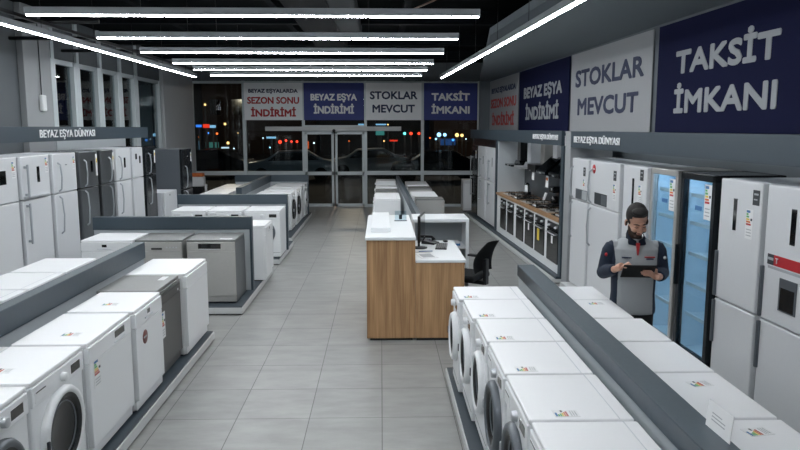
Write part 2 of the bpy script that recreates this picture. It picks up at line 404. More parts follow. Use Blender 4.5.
# ================================================================== APPLIANCES
def energy_label(parent, x, y, z, w=.09, h=.17, top=False, name='energy_label', rot=0):
    """white label with a colour scale; in the local front plane, or lying on a top"""
    mb = MB(); e = .0015
    def B(a, b, c, d, m, k=1):
        mb.box(a, b, -e * k, 0, c, d, m)
    B(-w/2, w/2, 0, h, M['paper'])
    B(-w*.42, w*.1, h*.88, h*.96, M['lblue'], 1.5)
    cols = [M['ygreen'], M['ygreen'], M['yellow'], M['orange'], M['redt']]
    for i, c in enumerate(cols): B(-w*.42, -w*.42 + w*(.28 + .1*i), h*(.80 - .085*i), h*(.86 - .085*i), c, 1.5)
    B(w*.18, w*.42, h*.62, h*.70, M['darkprint'], 1.5)
    for i in range(3): B(-w*.35, w*.35, h*(.1 + .1*i), h*(.13 + .1*i), M['lgrey'], 1.5)
    o = mb.build(name, parent)
    if top: o.matrix_local = Matrix.Translation((x, y, z)) @ Matrix.Rotation(rot, 4, 'Z') @ Matrix.Rotation(-PI/2, 4, 'X')
    else: o.matrix_local = Matrix.Translation((x, y, z)) @ Matrix.Rotation(rot, 4, 'Y')
    return plabel(o, 'white energy label with a coloured scale')

def washer(loc, rot, label, group, W=.58, D=.53, H=.84, ring='white', knob='white', disp=True, drawer=True,
           sticker=None, front=None, detail=True, dr=.205, kx=.0, bulge=1.0, zc=.45, name='washing_machine', cat='washing machine'):
    t = thing(name, label, cat, loc, rot, group)
    h = W / 2
    mb = MB().box(-h, h, 0, D, .015, H - .032, M['white'], .012)
    for sx in (-1, 1):
        for yy in (.06, D - .06): mb.lathe([(.02, 0), (.02, .02)], M['black'], (sx * (h - .05), yy, 0), n=8)
    mb.box(-h + .01, h - .01, -.001, .002, .088, .092, M['seam'])
    mb.build('body', t)
    mb = MB().box(-h - .001, h + .001, -.004, D, H - .03, H, M['top'], .009)
    mb.box(-h + .004, h - .004, D - .075, D - .07, H - .001, H + .0015, M['side'])
    mb.build('top_lid', t)
    MB().box(-h + .003, h - .003, -.012, .01, H - .155, H - .034, M['white'], .006).build('control_panel', t)
    if drawer: MB().box(-h + .03, -h + .17, -.015, -.005, H - .135, H - .07, M['white'], .004).box(-h + .04, -h + .16, -.016, -.01, H - .078, H - .072, M['seam']).build('detergent_drawer', t)
    if disp: MB().box(h - .19, h - .06, -.0145, -.006, H - .125, H - .068, M['gloss'], .003).build('display', t)
    if knob: MB().lathe([(.0, .034), (.024, .034), (.028, .03), (.03, 0)], M['white'] if knob == 'white' else M['chrome'], (kx, -.008, H - .096), 'Y', 24).build('program_knob', t)
    rm = {'white': M['white'], 'grey': M['ring'], 'black': M['black'], 'chrome': M['chrome']}[ring]
    r = dr
    MB().lathe([(r + .018, -.004), (r + .02, .02*bulge), (r + .008, .04*bulge), (r - .008, .046*bulge), (r - .026, .040*bulge), (r - .034, .018*bulge)], rm, (0, 0, zc), 'Y', 40).build('door_ring', t)
    g = MB().lathe([(r - .028, .034*bulge), (r - .045, .030*bulge), (r - .055, .022*bulge)], M['black'], (0, 0, zc), 'Y', 40)
    g.lathe([(r - .055, .022*bulge), (r - .075, .013*bulge), (r - .1, .008*bulge), (.03, .004), (0, .004)], M['bowl'], (0, 0, zc), 'Y', 40)
    g.lathe([(r - .075, .013*bulge), (r - .078, .020*bulge), (r - .084, .013*bulge)], M['ring'], (0, 0, zc), 'Y', 40)
    g.build('door_glass', t)
    MB().box(-r - .016, -r + .004, -.052*bulge, -.035*bulge, zc - .03, zc + .03, M['seam'] if ring == 'white' else M['chrome'], .004).build('door_handle', t)
    if sticker: energy_label(t, sticker[0], sticker[1], H + .0005, .085, .125, True, rot=sticker[2] if len(sticker) > 2 else PI/2)
    if front: energy_label(t, *front)
    return t

def dishwasher(loc, rot, label, group, W=.6, D=.56, H=.84, body='white', door='white', top='top', style='bar', sticker=None, front=None, round_st=False):
    t = thing('dishwasher', label, 'dishwasher', loc, rot, group)
    h = W / 2
    MB().box(-h, h, .03, D, .015, H - .03, M[body], .006).box(-h + .02, h - .02, .06, D, 0, .03, M['black']).build('body', t)
    MB().box(-h - .001, h + .001, 0, D, H - .028, H, M[top], .007).build('top_lid', t)
    MB().box(-h + .002, h - .002, -.012, .03, .10, H - .15, M[door], .006).build('door', t)
    MB().box(-h + .002, h - .002, .01, .03, .02, .094, M[door], .004).build('kick_plate', t)
    cp = MB().box(-h + .002, h - .002, -.014, .03, H - .147, H - .03, M[door], .006).build('control_panel', t)
    if style == 'bar':       # long black recess across the panel
        MB().box(-.16, .13, -.017, -.01, H - .115, H - .05, M['gloss'], .006).box(-.15, .12, -.022, -.012, H - .128, H - .118, M['chrome'], .003).build('handle_recess', t)
    elif style == 'small':   # small display over a shallow grip
        MB().box(-.055, .005, -.0165, -.01, H - .09, H - .055, M['gloss'], .002).build('display', t)
        MB().box(-.12, .07, -.022, -.012, H - .118, H - .106, M['side'], .004).build('handle_grip', t)
    elif style == 'grip':    # dark pocket grip and buttons to the right
        MB().box(-.09, .05, -.018, -.01, H - .125, H - .10, M['black'], .008).build('handle_grip', t)
        mb = MB()
        for i in range(4): mb.lathe([(0, .006), (.008, .006), (.009, 0)], M['chrome'], (.11 + i*.04, -.013, H - .095), 'Y', 12)
        mb.build('button', t)
    elif style == 'long':    # dark bar full width under the lid
        MB().box(-h + .04, h - .03, -.022, -.01, H - .085, H - .045, M['black'], .006).build('handle_recess', t)
        MB().box(h - .1, h - .07, -.0155, -.012, H - .13, H - .11, M['paper']).build('small_tag', t)
    elif style == 'right':   # display to the right, pocket grip below
        MB().box(.06, .25, -.0165, -.01, H - .10, H - .05, M['gloss'], .002).build('display', t)
        MB().box(.05, .26, -.0175, -.012, H - .135, H - .122, M['side'], .003).build('handle_grip', t)
    if round_st:
        MB().lathe([(0, .0145), (.058, .0145), (.058, .012)], M['maroon'], (-.13, 0, H - .265), 'Y', 28).box(-.17, -.09, -.0152, -.014, H - .272, H - .258, M['lgrey']).build('round_sticker', t)
    if sticker: energy_label(t, sticker[0], sticker[1], H + .0005, .085, .125, True, rot=sticker[2] if len(sticker) > 2 else PI/2)
    if front: energy_label(t, *front)
    return t
PZ = .11       # top of the display platforms

DIVL = {(-3.85, 1.2, 'Y'): 'long slate divider between the two rows on the front left platform', (-4.02, 8.78, 'X'): 'slate cross divider behind the three dishwashers',
    (-3.85, 12.1, 'X'): 'slate cross divider behind the three white washers of the third left platform', (-4.1, 14.55, 'Y'): 'slate divider running lengthwise on the farthest left platform',
    (-4.1, 14.55, 'X'): 'slate cross divider farthest left, just before the facade', (.61, 1.2, 'Y'): 'wide slate divider between the washer rows at the right, a card standing on it'}
def platform(label, x0, x1, y0, y1, panels, loc=None):
    t = thing('display_platform', label, 'display platform', (x0, y0, 0))
    w, d = x1 - x0, y1 - y0
    MB().box(.03, w - .03, .03, d - .03, 0, .02, M['black']).box(0, w, 0, d, .018, PZ - .012, M['plinthside'], .003).build('platform_base', t)
    bx('platform_top', .012, w - .012, .012, d - .012, PZ - .012, PZ, M['plinth'], t)
    for (a, b, c, d2, ax) in panels:
        # a divider: light board below, slate band on top
        tp = t; t = thing('divider_wall', DIVL[(x0, y0, ax)], 'divider', (a, c, 0), 0, 'slate dividers on the platforms')
        b -= a; d2 -= c; a = c = 0
        if ax == 'X': # runs along X
            bx('divider_board', a + .01, b - .01, c + .015, d2 - .015, PZ, .98, M['board'], t)
            bx('divider_post', b - .03, b, c, d2, PZ, .98, M['slate'], t)
        else:
            bx('divider_board', a + .015, b - .015, c + .01, d2 - .01, PZ, .98, M['board'], t)
        zt = 1.15 if x0 < 0 else 1.08
        MB().box(a, b, c, d2, .975, zt, M['slate'], .003).box(a + .006, b - .006, c + .006, d2 - .006, zt - .001, zt + .002, M['slatetop']).build('divider_band', t)
        t = tp
    return t
platform('front left display platform, long slate divider between two rows of machines', -3.85, -1.89, 1.2, 7.72, [(-2.68, -2.57, 1.25, 7.58, 'Y')])
platform('second left platform carrying three dishwashers, cross divider behind them', -4.02, -1.78, 8.78, 11.35, [(-4.0, -1.81, 9.72, 9.82, 'X')])
platform('third left platform under three white washers, cross divider behind them', -3.85, -1.78, 12.1, 14.1, [(-3.78, -1.75, 13.02, 13.12, 'X')])
platform('farthest left platform near the facade with long and cross dividers', -4.1, -1.88, 14.55, 19.0, [(-3.02, -2.9, 14.6, 18.5, 'Y'), (-3.85, -1.92, 18.52, 18.6, 'X')])
platform('right front platform, wide slate divider between two rows of washers', .61, 2.02, 1.2, 6.44, [(1.30, 1.46, 1.25, 6.95 - .4, 'Y')])

GA = 'machines on the front left platform'
xa = -1.99
def rowR(fn, x, y0, y1, label, group, **k):   # front faces +X
    return fn((x, (y0 + y1) / 2, PZ), R_RIGHT, label, group, W=(y1 - y0), **k)
def rowL(fn, x, y0, y1, label, group, **k):   # front faces -X
    return fn((x, (y0 + y1) / 2, PZ), R_LEFT, label, group, W=(y1 - y0), **k)
rowR(washer, xa, 3.18, 3.80, 'white washing machine with grey door ring in the bottom left picture corner', GA, ring='grey', knob='grey', D=.53, kx=.04, dr=.19)
rowR(washer, xa, 3.84, 4.53, 'white washing machine with wide white ring round a big dark door, front left platform', GA, ring='white', sticker=(-.13, .2, 0), D=.53, dr=.25, kx=.03, zc=.42)
rowR(dishwasher, xa + .02, 4.57, 5.36, 'white dishwasher with energy label on its door, between big-door washer and round sticker machine', GA, style='right', sticker=(-.17, .13, 0), front=(-.28, -.014, .50, .12, .2), D=.5)
rowR(dishwasher, xa + .04, 5.41, 6.07, 'white dishwasher with round maroon sticker on its door', GA, style='small', sticker=(-.1, .2, 0), D=.52, round_st=True)
_dw = rowR(dishwasher, xa, 6.11, 6.78, 'dark grey dishwasher with energy label among white machines on front left platform', GA, body='anthr', door='anthr', top='greytop', style='long', front=(-.24, -.014, .38, .11, .24), D=.53)
MB().box(.1, .27, .07, .13, .8398, .8408, M['paper']).build('top_tag', _dw)
rowR(dishwasher, xa + .05, 6.83, 7.66, 'plain white machine at the far end of the front left platform, beside the dark dishwasher', GA, style='none', D=.58)
for (a, b), lab in zip(((5.2, 5.75), (5.8, 6.18), (6.23, 6.93), (6.98, 7.72)),
    ('white machine nearest in the row behind the front left divider', 'white machine second nearest behind the front left divider', 'white machine second from far end behind the front left divider', 'white machine at the far end behind the front left divider')):
    rowL(washer if b != 7.72 else dishwasher, -3.72, a, b, lab, 'machines behind the front left divider', D=.56)
GB = 'dishwashers on the second left platform'
dishwasher((-3.53, 8.97, PZ), 0, 'white dishwasher with small black display, left of two steel ones on second platform', GB, W=.65, D=.64, style='small')
dishwasher((-2.87, 8.97, PZ), 0, 'steel dishwasher with pocket grip and buttons, middle of the second platform', GB, W=.6, D=.64, body='steel', door='steel', top='greytop', style='grip')
_dw = dishwasher((-2.20, 8.97, PZ), 0, 'steel dishwasher with black control bar, right end of the second platform', GB, W=.62, D=.64, body='dsteel', door='steel', top='greytop', style='bar')
MB().box(.1, .26, .06, .11, .8398, .8408, M['paper']).build('top_tag', _dw)
rowR(dishwasher, -1.72, 10.3, 10.95, 'white machine behind the second platform divider, front turned to the aisle', None, D=.55, style='small')
GC = 'washers on the third left platform'
washer((-3.36, 12.22, PZ), 0, 'white washer at the left end of the third left platform', GC, W=.60, D=.72, kx=.05)
washer((-2.735, 12.22, PZ), 0, 'white washer in the middle of the third left platform', GC, W=.60, D=.72, kx=.05)
washer((-2.085, 12.22, PZ), 0, 'white washer at the aisle end of the third left platform', GC, W=.62, D=.72, ring='grey', kx=.0, disp=True, drawer=False)
GD = 'machines on the farthest left platform'
rowR(dishwasher, -2.02, 14.66, 15.3, 'plain white machine nearest on the farthest left platform, facing the aisle', GD, style='none', D=.75)
rowR(washer, -1.99, 15.45, 16.1, 'white washer with black door, nearer of two on farthest left platform', GD, ring='black', D=.75)
rowR(washer, -1.98, 16.35, 17.0, 'white washer with black door, farther of two on farthest left platform', GD, ring='black', D=.75)
rowR(dishwasher, -1.97, 17.1, 17.7, 'white dishwasher before the last washer on the farthest left platform', GD, style='small', D=.75)
rowR(washer, -1.96, 17.8, 18.42, 'white washer with white door, last in row before the facade on the left', GD, D=.75)
for (a, b), lab in zip(((15.4, 16.02), (16.08, 16.68), (16.75, 17.38), (17.45, 18.1)), ('nearest', 'second nearest', 'second farthest', 'farthest')):
    rowL(washer, -3.97, a, b, 'white machine %s in the left row of the farthest left platform' % lab, 'left row of the farthest platform', D=.6)

GR = 'washers in the left row of the right platform'
ye = [6.22, 5.73, 5.13, 4.55, 3.92, 3.26, 2.62]
labs = ['white washer farthest in the right platform row, next to the wooden counter, label on top',
        'white washer second farthest in the right platform row, with white door ring and top label',
        'white washer third from the wooden counter in the right platform row',
        'white washer with dark grey door ring and dark glass, fourth from the counter',
        'white washer with chrome knob and rectangular display, fifth from the counter',
        'white washer nearest the camera in the left row of the right platform, bottom of picture']
rings = ['white', 'white', 'white', 'grey', 'grey', 'grey']
for i in range(6):
    a, b = ye[i+1] + .012, ye[i] - .012
    W = b - a
    rowL(washer, [.655, .69, .715, .725, .73, .735][i], a, b, labs[i], GR, ring=rings[i], knob='grey' if i > 2 else 'white', D=[.58, .55, .53, .52, .52, .52][i], dr=min(.205, W/2 - .04), bulge=1.05, kx=W/2 - .27,
         sticker=(W/2 - .07, [.17, .18, .19, .2, .26, .2][i], PI) if i < 5 else None, drawer=i > 2)
GR2 = 'machines in the right row of the right platform'
y2 = [6.2, 5.69, 5.115, 4.535, 3.93, 3.26, 2.6]
labs2 = ['white machine at the far end of the row in front of the man', 'white machine second from far end, top beside the man, with small label', 'white machine third from far end right of the slate divider',
         'white machine fourth from far end right of the slate divider, next to black cooler', 'white machine with energy label on top, second nearest right of the divider', 'white machine nearest right of the divider, standing card beside it']
for i in range(6):
    a, b = y2[i+1] + .012, y2[i] - .012
    W = b - a
    st = {1: (W/2 - .12, .1, 0), 4: (W/2 - .17, .12, .2), 5: (W/2 - .13, .13, .2)}.get(i)
    rowR(washer if i in (3, 5) else dishwasher, 1.92 if i < 2 else 1.97, a, b, labs2[i], GR2, D=.44 if i < 2 else .49, sticker=st, **({'dr': .18} if i in (3, 5) else {'style': 'right'}))
# leaning card on the divider
o = MB().box(-.1, .1, -.0015, .0015, 0, .12, M['paper']).box(-.06, .05, -.002, -.0014, .04, .045, M['lgrey']).box(-.06, .05, -.002, -.0014, .055, .06, M['lgrey']).box(-.06, .02, -.002, -.0014, .07, .075, M['lgrey']).build('display_card')
o.location = (1.43, 2.80, 1.083); o.rotation_euler = (math.radians(-6), 0, math.radians(-88))
tag(o, 'small white card standing on the slate divider, bottom right', 'card')

# ------------------------------------------------------------------ fridges
def fridge(loc, rot, label, group, W=.7, D=.66, H=1.85, z0=.1, split=.8, col='fridge', side='side', handle='curved', hx=-1, disp=None, lab=None,
           blacklab=None, ads=None, strip=None, redlab=False, disp2=None, round_st=None, dispenser=False, bar=False, logo=True, sidecol=None, foot=0.0):
    t = thing('refrigerator', label, 'refrigerator', (loc[0], loc[1], 0), rot, group)
    h = W / 2 - .01; T = z0 + H
    MB().box(-h, h, .06, D, z0, T, M[sidecol or side], .006).box(-h + .03, h - .03, .1, D, foot, z0 + .01, M['black']).build('body', t)
    s = z0 + split
    MB().box(-h, h, 0, .055, z0 + .02, s - .006, M[col], .012, 3).build('lower_door', t)
    MB().box(-h, h, 0, .055, s + .006, T, M[col], .012, 3).build('upper_door', t)
    hm = M['handle'] if handle != 'edge' else M['ring']
    x = hx * (h - .07)
    if handle == 'curved':
        for (a, b) in ((s + .03, min(s + .5, T - .12)), (s - .55, s - .04)):
            pts = [(x, -.005, b), (x, -.04, b - .03), (x, -.055, (a + b) / 2), (x, -.04, a + .03), (x, -.005, a)]
            P = [Vector(p) for p in pts]; fine = []
            for i in range(len(P) - 1):
                for k in range(4): fine.append(P[i].lerp(P[i+1], k / 4))
            fine.append(P[-1])
            MB().tube(fine, .011, hm, 8).build('door_handle', t)
    elif handle == 'bar':
        for (a, b) in ((s + .03, min(s + .5, T - .1)), (s - .55, s - .04)):
            MB().box(x - .014, x + .014, -.055, -.035, a, b, hm, .005).box(x - .01, x + .01, -.04, .005, a + .02, a + .05, hm).box(x - .01, x + .01, -.04, .005, b - .05, b - .02, hm).build('door_handle', t)
    elif handle == 'edge':
        xx = hx * (h - .012)
        for (a, b) in ((s + .02, s + .42), (s - .4, s - .02)):
            MB().box(xx - .014, xx + .014, -.022, .01, a, b, hm, .005).build('door_handle', t)
    def plate(name, cx, cz, w, hh, m, k=1):
        return MB().box(cx - w/2, cx + w/2, -.002 * k, .001, cz - hh/2, cz + hh/2, m).build(name, t)
    if disp: plate('display', disp[0]*h, disp[1], disp[2], disp[3], M['gloss'], 1.5)
    if disp2: plate('display', disp2[0]*h, disp2[1], disp2[2], disp2[3], M['gloss'], 1.5)
    if logo: plate('logo', (disp[0] if disp else .1) * h, T - .16, .06, .012, M['ring'] if col != 'bsteel' else M['chrome'])
    if lab: energy_label(t, lab[0]*h, -.001, lab[1], lab[2], lab[3])
    if blacklab:
        MB().box(blacklab[0]*h - .045, blacklab[0]*h + .045, -.003, .001, blacklab[1] - .06, blacklab[1] + .06, M['darkprint']).box(blacklab[0]*h - .03, blacklab[0]*h + .03, -.0035, .001, blacklab[1] + .02, blacklab[1] + .035, M['lgrey']).box(blacklab[0]*h - .03, blacklab[0]*h + .02, -.0035, .001, blacklab[1] - .02, blacklab[1] - .01, M['lgrey']).build('dark_label', t)
    if ads:
        m = [M['darkprint'], M['ring']] if ads[4] else [M['ring'], M['lgrey']]
        MB().box(ads[0]*h, ads[0]*h + ads[2], -.003, .001, ads[1], ads[1] + ads[3], m[0]).box(ads[0]*h + ads[2]*.55, ads[0]*h + ads[2]*.97, -.0035, .001, ads[1] + .01, ads[1] + ads[3] - .01, m[1]).build('advert_sticker', t)
    if strip: MB().box(strip[0]*h - strip[2]/2, strip[0]*h + strip[2]/2, -.003, .001, strip[1] - strip[3], strip[1], M['paper']).box(strip[0]*h - strip[2]/3, strip[0]*h + strip[2]/3, -.0035, .001, strip[1] - strip[3]*.4, strip[1] - strip[3]*.2, M['yellow']).build('label_strip', t)
    if round_st: MB().lathe([(0, .003), (.06, .003), (.06, -.001)], M['red'], (round_st[0]*h, 0, round_st[1]), 'Y', 24).box(round_st[0]*h - .03, round_st[0]*h + .03, -.0036, -.002, round_st[1] - .008, round_st[1] + .008, M['paper']).build('round_sticker', t)
    if redlab:
        q = MB().box(-.3, .31, -.003, .001, 1.345, 1.425, M['red']).box(-.3, -.22, -.0035, .001, 1.345, 1.425, M['darkprint'])
        q.box(-.295, -.225, -.0038, .001, 1.38, 1.40, M['lgrey']).box(-.29, .28, -.0025, .001, 1.315, 1.335, M['lgrey'])
        q = q.build('red_banner_sticker', t)
        text('lettering', 'T', .03, .04, M['whitet'], face(-.18, -.003, 1.385), q, depth=.001)
    if dispenser:
        MB().box(-.13, .08, -.006, .001, 1.02, 1.27, M['ring'], .003).box(-.11, .06, -.008, -.004, 1.03, 1.20, M['bsteel'], .002).build('water_dispenser', t)
    if bar: MB().box(-h + .02, h - .12, -.03, .002, s + .012, s + .045, M['chrome'], .006).build('silver_bar', t)
    return t
GL_ = 'refrigerators along the left wall'
XL = -4.4
def fl(y0, y1, label, **k): return fridge((XL, (y0 + y1) / 2), R_RIGHT, label, GL_, W=y1 - y0 - .035, H=1.93, split=1.39, **k)
fl(7.86, 8.62, 'white refrigerator cut by the left picture edge, square black display', disp=(.05, 1.8, .14, .16), lab=(.75, 1.78, .09, .2))
fl(8.66, 9.45, 'white refrigerator with slim black display and silver bar, second in left row', handle='bar', disp=(.15, 1.79, .07, .2), lab=(.78, 1.8, .09, .2), bar=True)
fl(9.5, 10.27, 'white refrigerator with curved handles and no display, left of the steel ones', handle='curved', hx=-.8, lab=(.8, 1.8, .08, .18))
fl(10.34, 11.04, 'dark steel refrigerator with curved handle and white strip label, left row', col='dsteel', sidecol='bsteel', hx=-.75, disp=(.3, 1.8, .07, .17), strip=(.86, 1.98, .06, .33))
fl(11.12, 11.7, 'darker steel refrigerator with plain door, left row between steel and white ones', col='dsteel', sidecol='dsteel', hx=.2, strip=(.9, 1.98, .05, .28), logo=False)
fl(11.76, 12.48, 'white refrigerator with curved handle and slim display, right after the steel pair', hx=-.85, disp=(.15, 1.79, .08, .17))
fl(12.53, 13.12, 'white refrigerator with two small dark displays, left row', handle='none', disp=(-.3, 1.87, .08, .1), disp2=(.4, 1.81, .07, .13))
fl(13.18, 13.86, 'black glossy refrigerator with thin handle, far end of the left row', col='bsteel', sidecol='bsteel', hx=-.5, strip=(.8, 1.95, .06, .24))
fridge((-4.3, 14.4), R_RIGHT, 'low white freezer in front of the tall grey sided refrigerator', None, W=.85, H=1.03, z0=.07, split=.1, handle='none', D=.7, logo=False, round_st=None, disp=(-.2, 1.03, .03, .03))
fridge((-4.22, 15.4), R_RIGHT, 'tall black fronted refrigerator with grey side, beside the corner column', None, W=.78, H=1.86, z0=.07, split=1.0, col='bsteel', sidecol='ring', hx=-.6, D=.72, strip=(.8, 1.85, .06, .2))

GF = 'refrigerators along the right wall'
def fr(y0, y1, label, **k):
    yc = (y0 + y1) / 2
    kk = dict(H=1.84, z0=.11, foot=.097, W=y0 - y1, D=.62); kk.update(k)
    return fridge((RX(yc), yc), R_RUN, label, GF, **kk)
fr(10.12, 9.4, 'white refrigerator next to the built-in ovens, first of the right wall row', split=1.25, hx=-1.02, blacklab=(.55, 1.78), lab=(.55, 1.5, .09, .18), ads=(-.45, 1.385, .5, .14, 0), logo=False)
fr(9.34, 8.28, 'wide white refrigerator with round red sticker, behind the man on the left', split=1.25, hx=-.97, round_st=(-.72, 1.84), ads=(-.62, 1.39, .45, .15, 1), blacklab=(.72, 1.80), lab=(.72, 1.5, .1, .2), logo=False)
fr(8.18, 7.5, 'white refrigerator with slim vertical display directly behind the man', handle='none', disp=(-.1, 1.66, .05, .3), blacklab=(.6, 1.86), lab=(.5, 1.55, .1, .2))
fr(5.98, 5.34, 'white refrigerator with grey slim display and black label, right of the black cooler', handle='edge', split=.79, hx=-1, disp=(-.2, 1.66, .05, .26), blacklab=(.75, 1.83), lab=(.5, 1.49, .1, .24), D=.7)
fr(5.29, 4.55, 'white refrigerator with red banner sticker and water dispenser at the right edge', handle='edge', split=.79, hx=-1, disp=(-.05, 1.66, .06, .26), redlab=True, dispenser=True, D=.7)

def cooler(y0, y1, label, frame, fw):
    yc = (y0 + y1) / 2; W = y0 - y1; h = W / 2 - .01
    t = thing('display_cooler', label, 'display cooler', (RX(yc), yc, 0), R_RUN, 'glass door coolers')
    D = .64; T = 1.96
    mb = MB().box(-h, -h + .03, .06, D, .1, T, M[frame]).box(h - .03, h, .06, D, .1, T, M[frame]).box(-h, h, D - .03, D, .1, T, M[frame])
    mb.box(-h, h, .06, D, T - .04, T, M[frame]).box(-h, h, .06, D, .105, .22, M[frame]).box(-h + .03, h - .03, .1, D - .05, .097, .11, M['black'])
    mb.build('cabinet', t)
    mb = MB().box(-h + .03, -h + .04, .07, D - .03, .22, T - .04, M['cooler']).box(h - .04, h - .03, .07, D - .03, .22, T - .04, M['cooler'])
    mb.box(-h + .03, h - .03, D - .04, D - .03, .22, T - .04, M['cooler']).box(-h + .03, h - .03, .07, D - .03, .22, .23, M['cooler']).box(-h + .03, h - .03, .07, D - .03, T - .05, T - .04, M['cooler'])
    mb.build('inner_liner', t)
    MB().box(h - .046, h - .041, .075, .12, .3, T - .1, E_COOL).build('light_strip', t)
    MB().box(-h + .1, h - .1, .1, .16, T - .062, T - .052, E_COOL).build('top_light', t)
    for z in (.55, .85, 1.15, 1.45, 1.72):
        mb = MB().box(-h + .045, h - .045, .09, .10, z, z + .035, M['wire'])
        for i in range(13):
            x = -h + .05 + (2*h - .1) * i / 12; mb.box(x - .003, x + .003, .1, D - .05, z + .01, z + .016, M['wire'])
        for yy in (.2, .35, .5): mb.box(-h + .045, h - .045, yy, yy + .006, z + .004, z + .01, M['wire'])
        mb.build('wire_shelf', t)
    mb = MB()
    for i in range(22):     # air louvres on the rear wall
        mb.box(-.18, .18, D - .055, D - .04, .32 + i*.07, .345 + i*.07, M['wire'])
    mb.build('rear_louvres', t)
    f = fw
    mb = MB().box(-h, -h + f, 0, .05, .20, T, M[frame], .006).box(h - f, h, 0, .05, .20, T, M[frame], .006).box(-h, h, 0, .05, T - f, T, M[frame], .006).box(-h, h, 0, .05, .20, .20 + f, M[frame], .006)
    d = mb.build('door', t)
    bx('door_glass', -h + f, h - f, .02, .028, .20 + f, T - f, CGLASS, d)
    MB().box(-h + .012, -h + .024, -.03, .004, .85, 1.25, M['chrome'] if frame != 'bsteel' else M['bsteel'], .006).build('door_handle', d)
    energy_label(t, h - f - .09, -.002 + .02, 1.55, .12, .32)
    MB().box(-.05, .07, .016, .019, 1.62, 1.66, M['lblue']).build('blue_sticker', t)
cooler(7.43, 6.77, 'display cooler with silver frame and glass door, right of the man', 'steel', .06)
cooler(6.73, 6.05, 'display cooler with black frame and glass door, next to the silver one', 'bsteel', .065)

# ------------------------------------------------------------------ right wall shopfitting
def runbox(mb, y0, y1, off0, off1, z0, z1, m):
    mb.prism([(RX(y0) + off0, y0), (RX(y1) + off0, y1), (RX(y1) + off1, y1), (RX(y0) + off1, y0)], z0, z1, m, 'Z'); return mb
def runthing(name, label, cat, parts, group=None):
    t = thing(name, label, cat, (0, 0, 0), 0, group)
    for pn, boxes in parts:
        mb = MB()
        for (y0, y1, a, b, z0, z1, m) in boxes: runbox(mb, y0, y1, a, b, z0, z1, M[m])
        mb.build(pn, t)
    return t
def runtext(body, y, z, w, h, parent, off=-.03):
    mtx = Matrix.Translation((RX(y) + off, y, z)) @ Matrix.Rotation(R_RUN, 4, 'Z') @ Matrix.Rotation(PI/2, 4, 'X')
    return text('lettering', body, w, h, M['whitet'], mtx, parent, bold=.012)
TXT = 'BEYAZ EŞYA DÜNYASI'
t = runthing('sign_fascia', 'slate fascia reading BEYAZ EŞYA DÜNYASI above the refrigerators on the right', 'sign fascia',
    [('fascia_board', [(1.5, 10.16, -.02, .03, 2.1, 2.33, 'slate')]), ('bracket', [(10.08, 10.12, .03, .74, 2.25, 2.29, 'slate')]), ('bracket', [(7.45, 7.49, .03, .74, 2.25, 2.29, 'slate')]), ('bracket', [(4.48, 4.52, .03, .74, 2.25, 2.29, 'slate')])], 'slate sign fascias')
runtext(TXT, 9.12, 2.215, 1.72, .13, t)
t = runthing('sign_fascia', 'slate fascia reading BEYAZ EŞYA DÜNYASI above the cooker hoods', 'sign fascia',
    [('fascia_board', [(10.62, 18.9, -.02, .03, 2.11, 2.335, 'slate')]), ('bracket', [(10.8, 10.84, .03, .61, 2.26, 2.3, 'slate')]), ('bracket', [(13, 13.04, .03, .61, 2.26, 2.3, 'slate')]), ('bracket', [(18.7, 18.74, .03, .62, 2.26, 2.3, 'slate')])], 'slate sign fascias')
runtext(TXT, 11.53, 2.23, 1.5, .12, t)
k = 13
for (y0, y1, a, b, z0, z1, m) in ((10.50, 10.62, -.02, .03, .11, 2.108, 'slate'), (15.44, 15.56, -.02, .03, .11, 2.108, 'slate'), (15.56, 18.8, .05, .09, 1.93, 2.11, 'black'),
        (1.5, 10.16, .74, .77, 0, 2.30, 'wallslate'), (15.37, 15.43, .01, .60, .11, 2.1, 'board'), (10.22, 10.48, .0, .62, 0, 2.33, 'column'), (10.49, 15.36, .61, .65, .11, 1.75, 'splash'), (10.49, 15.36, .61, .65, 1.75, 2.3, 'wallslate')):
    mb = MB(); runbox(mb, y0, y1, a, b, z0, z1, M[m]); struct('trim_%d' % k, mb); k += 1
t = runthing('display_platform', 'low platform under the ovens and far refrigerators on the right', 'display platform',
    [('platform_base', [(10.5, 18.9, -.14, .64, .015, .07, 'plinthside')]), ('platform_top', [(10.5, 18.9, -.08, .64, .07, .11, 'plinth')])])
runthing('display_platform', 'low platform under the refrigerators and coolers on the right', 'display platform', [('platform_base', [(1.5, 10.2, -.1, .7, 0.0, .095, 'plinthside')])])
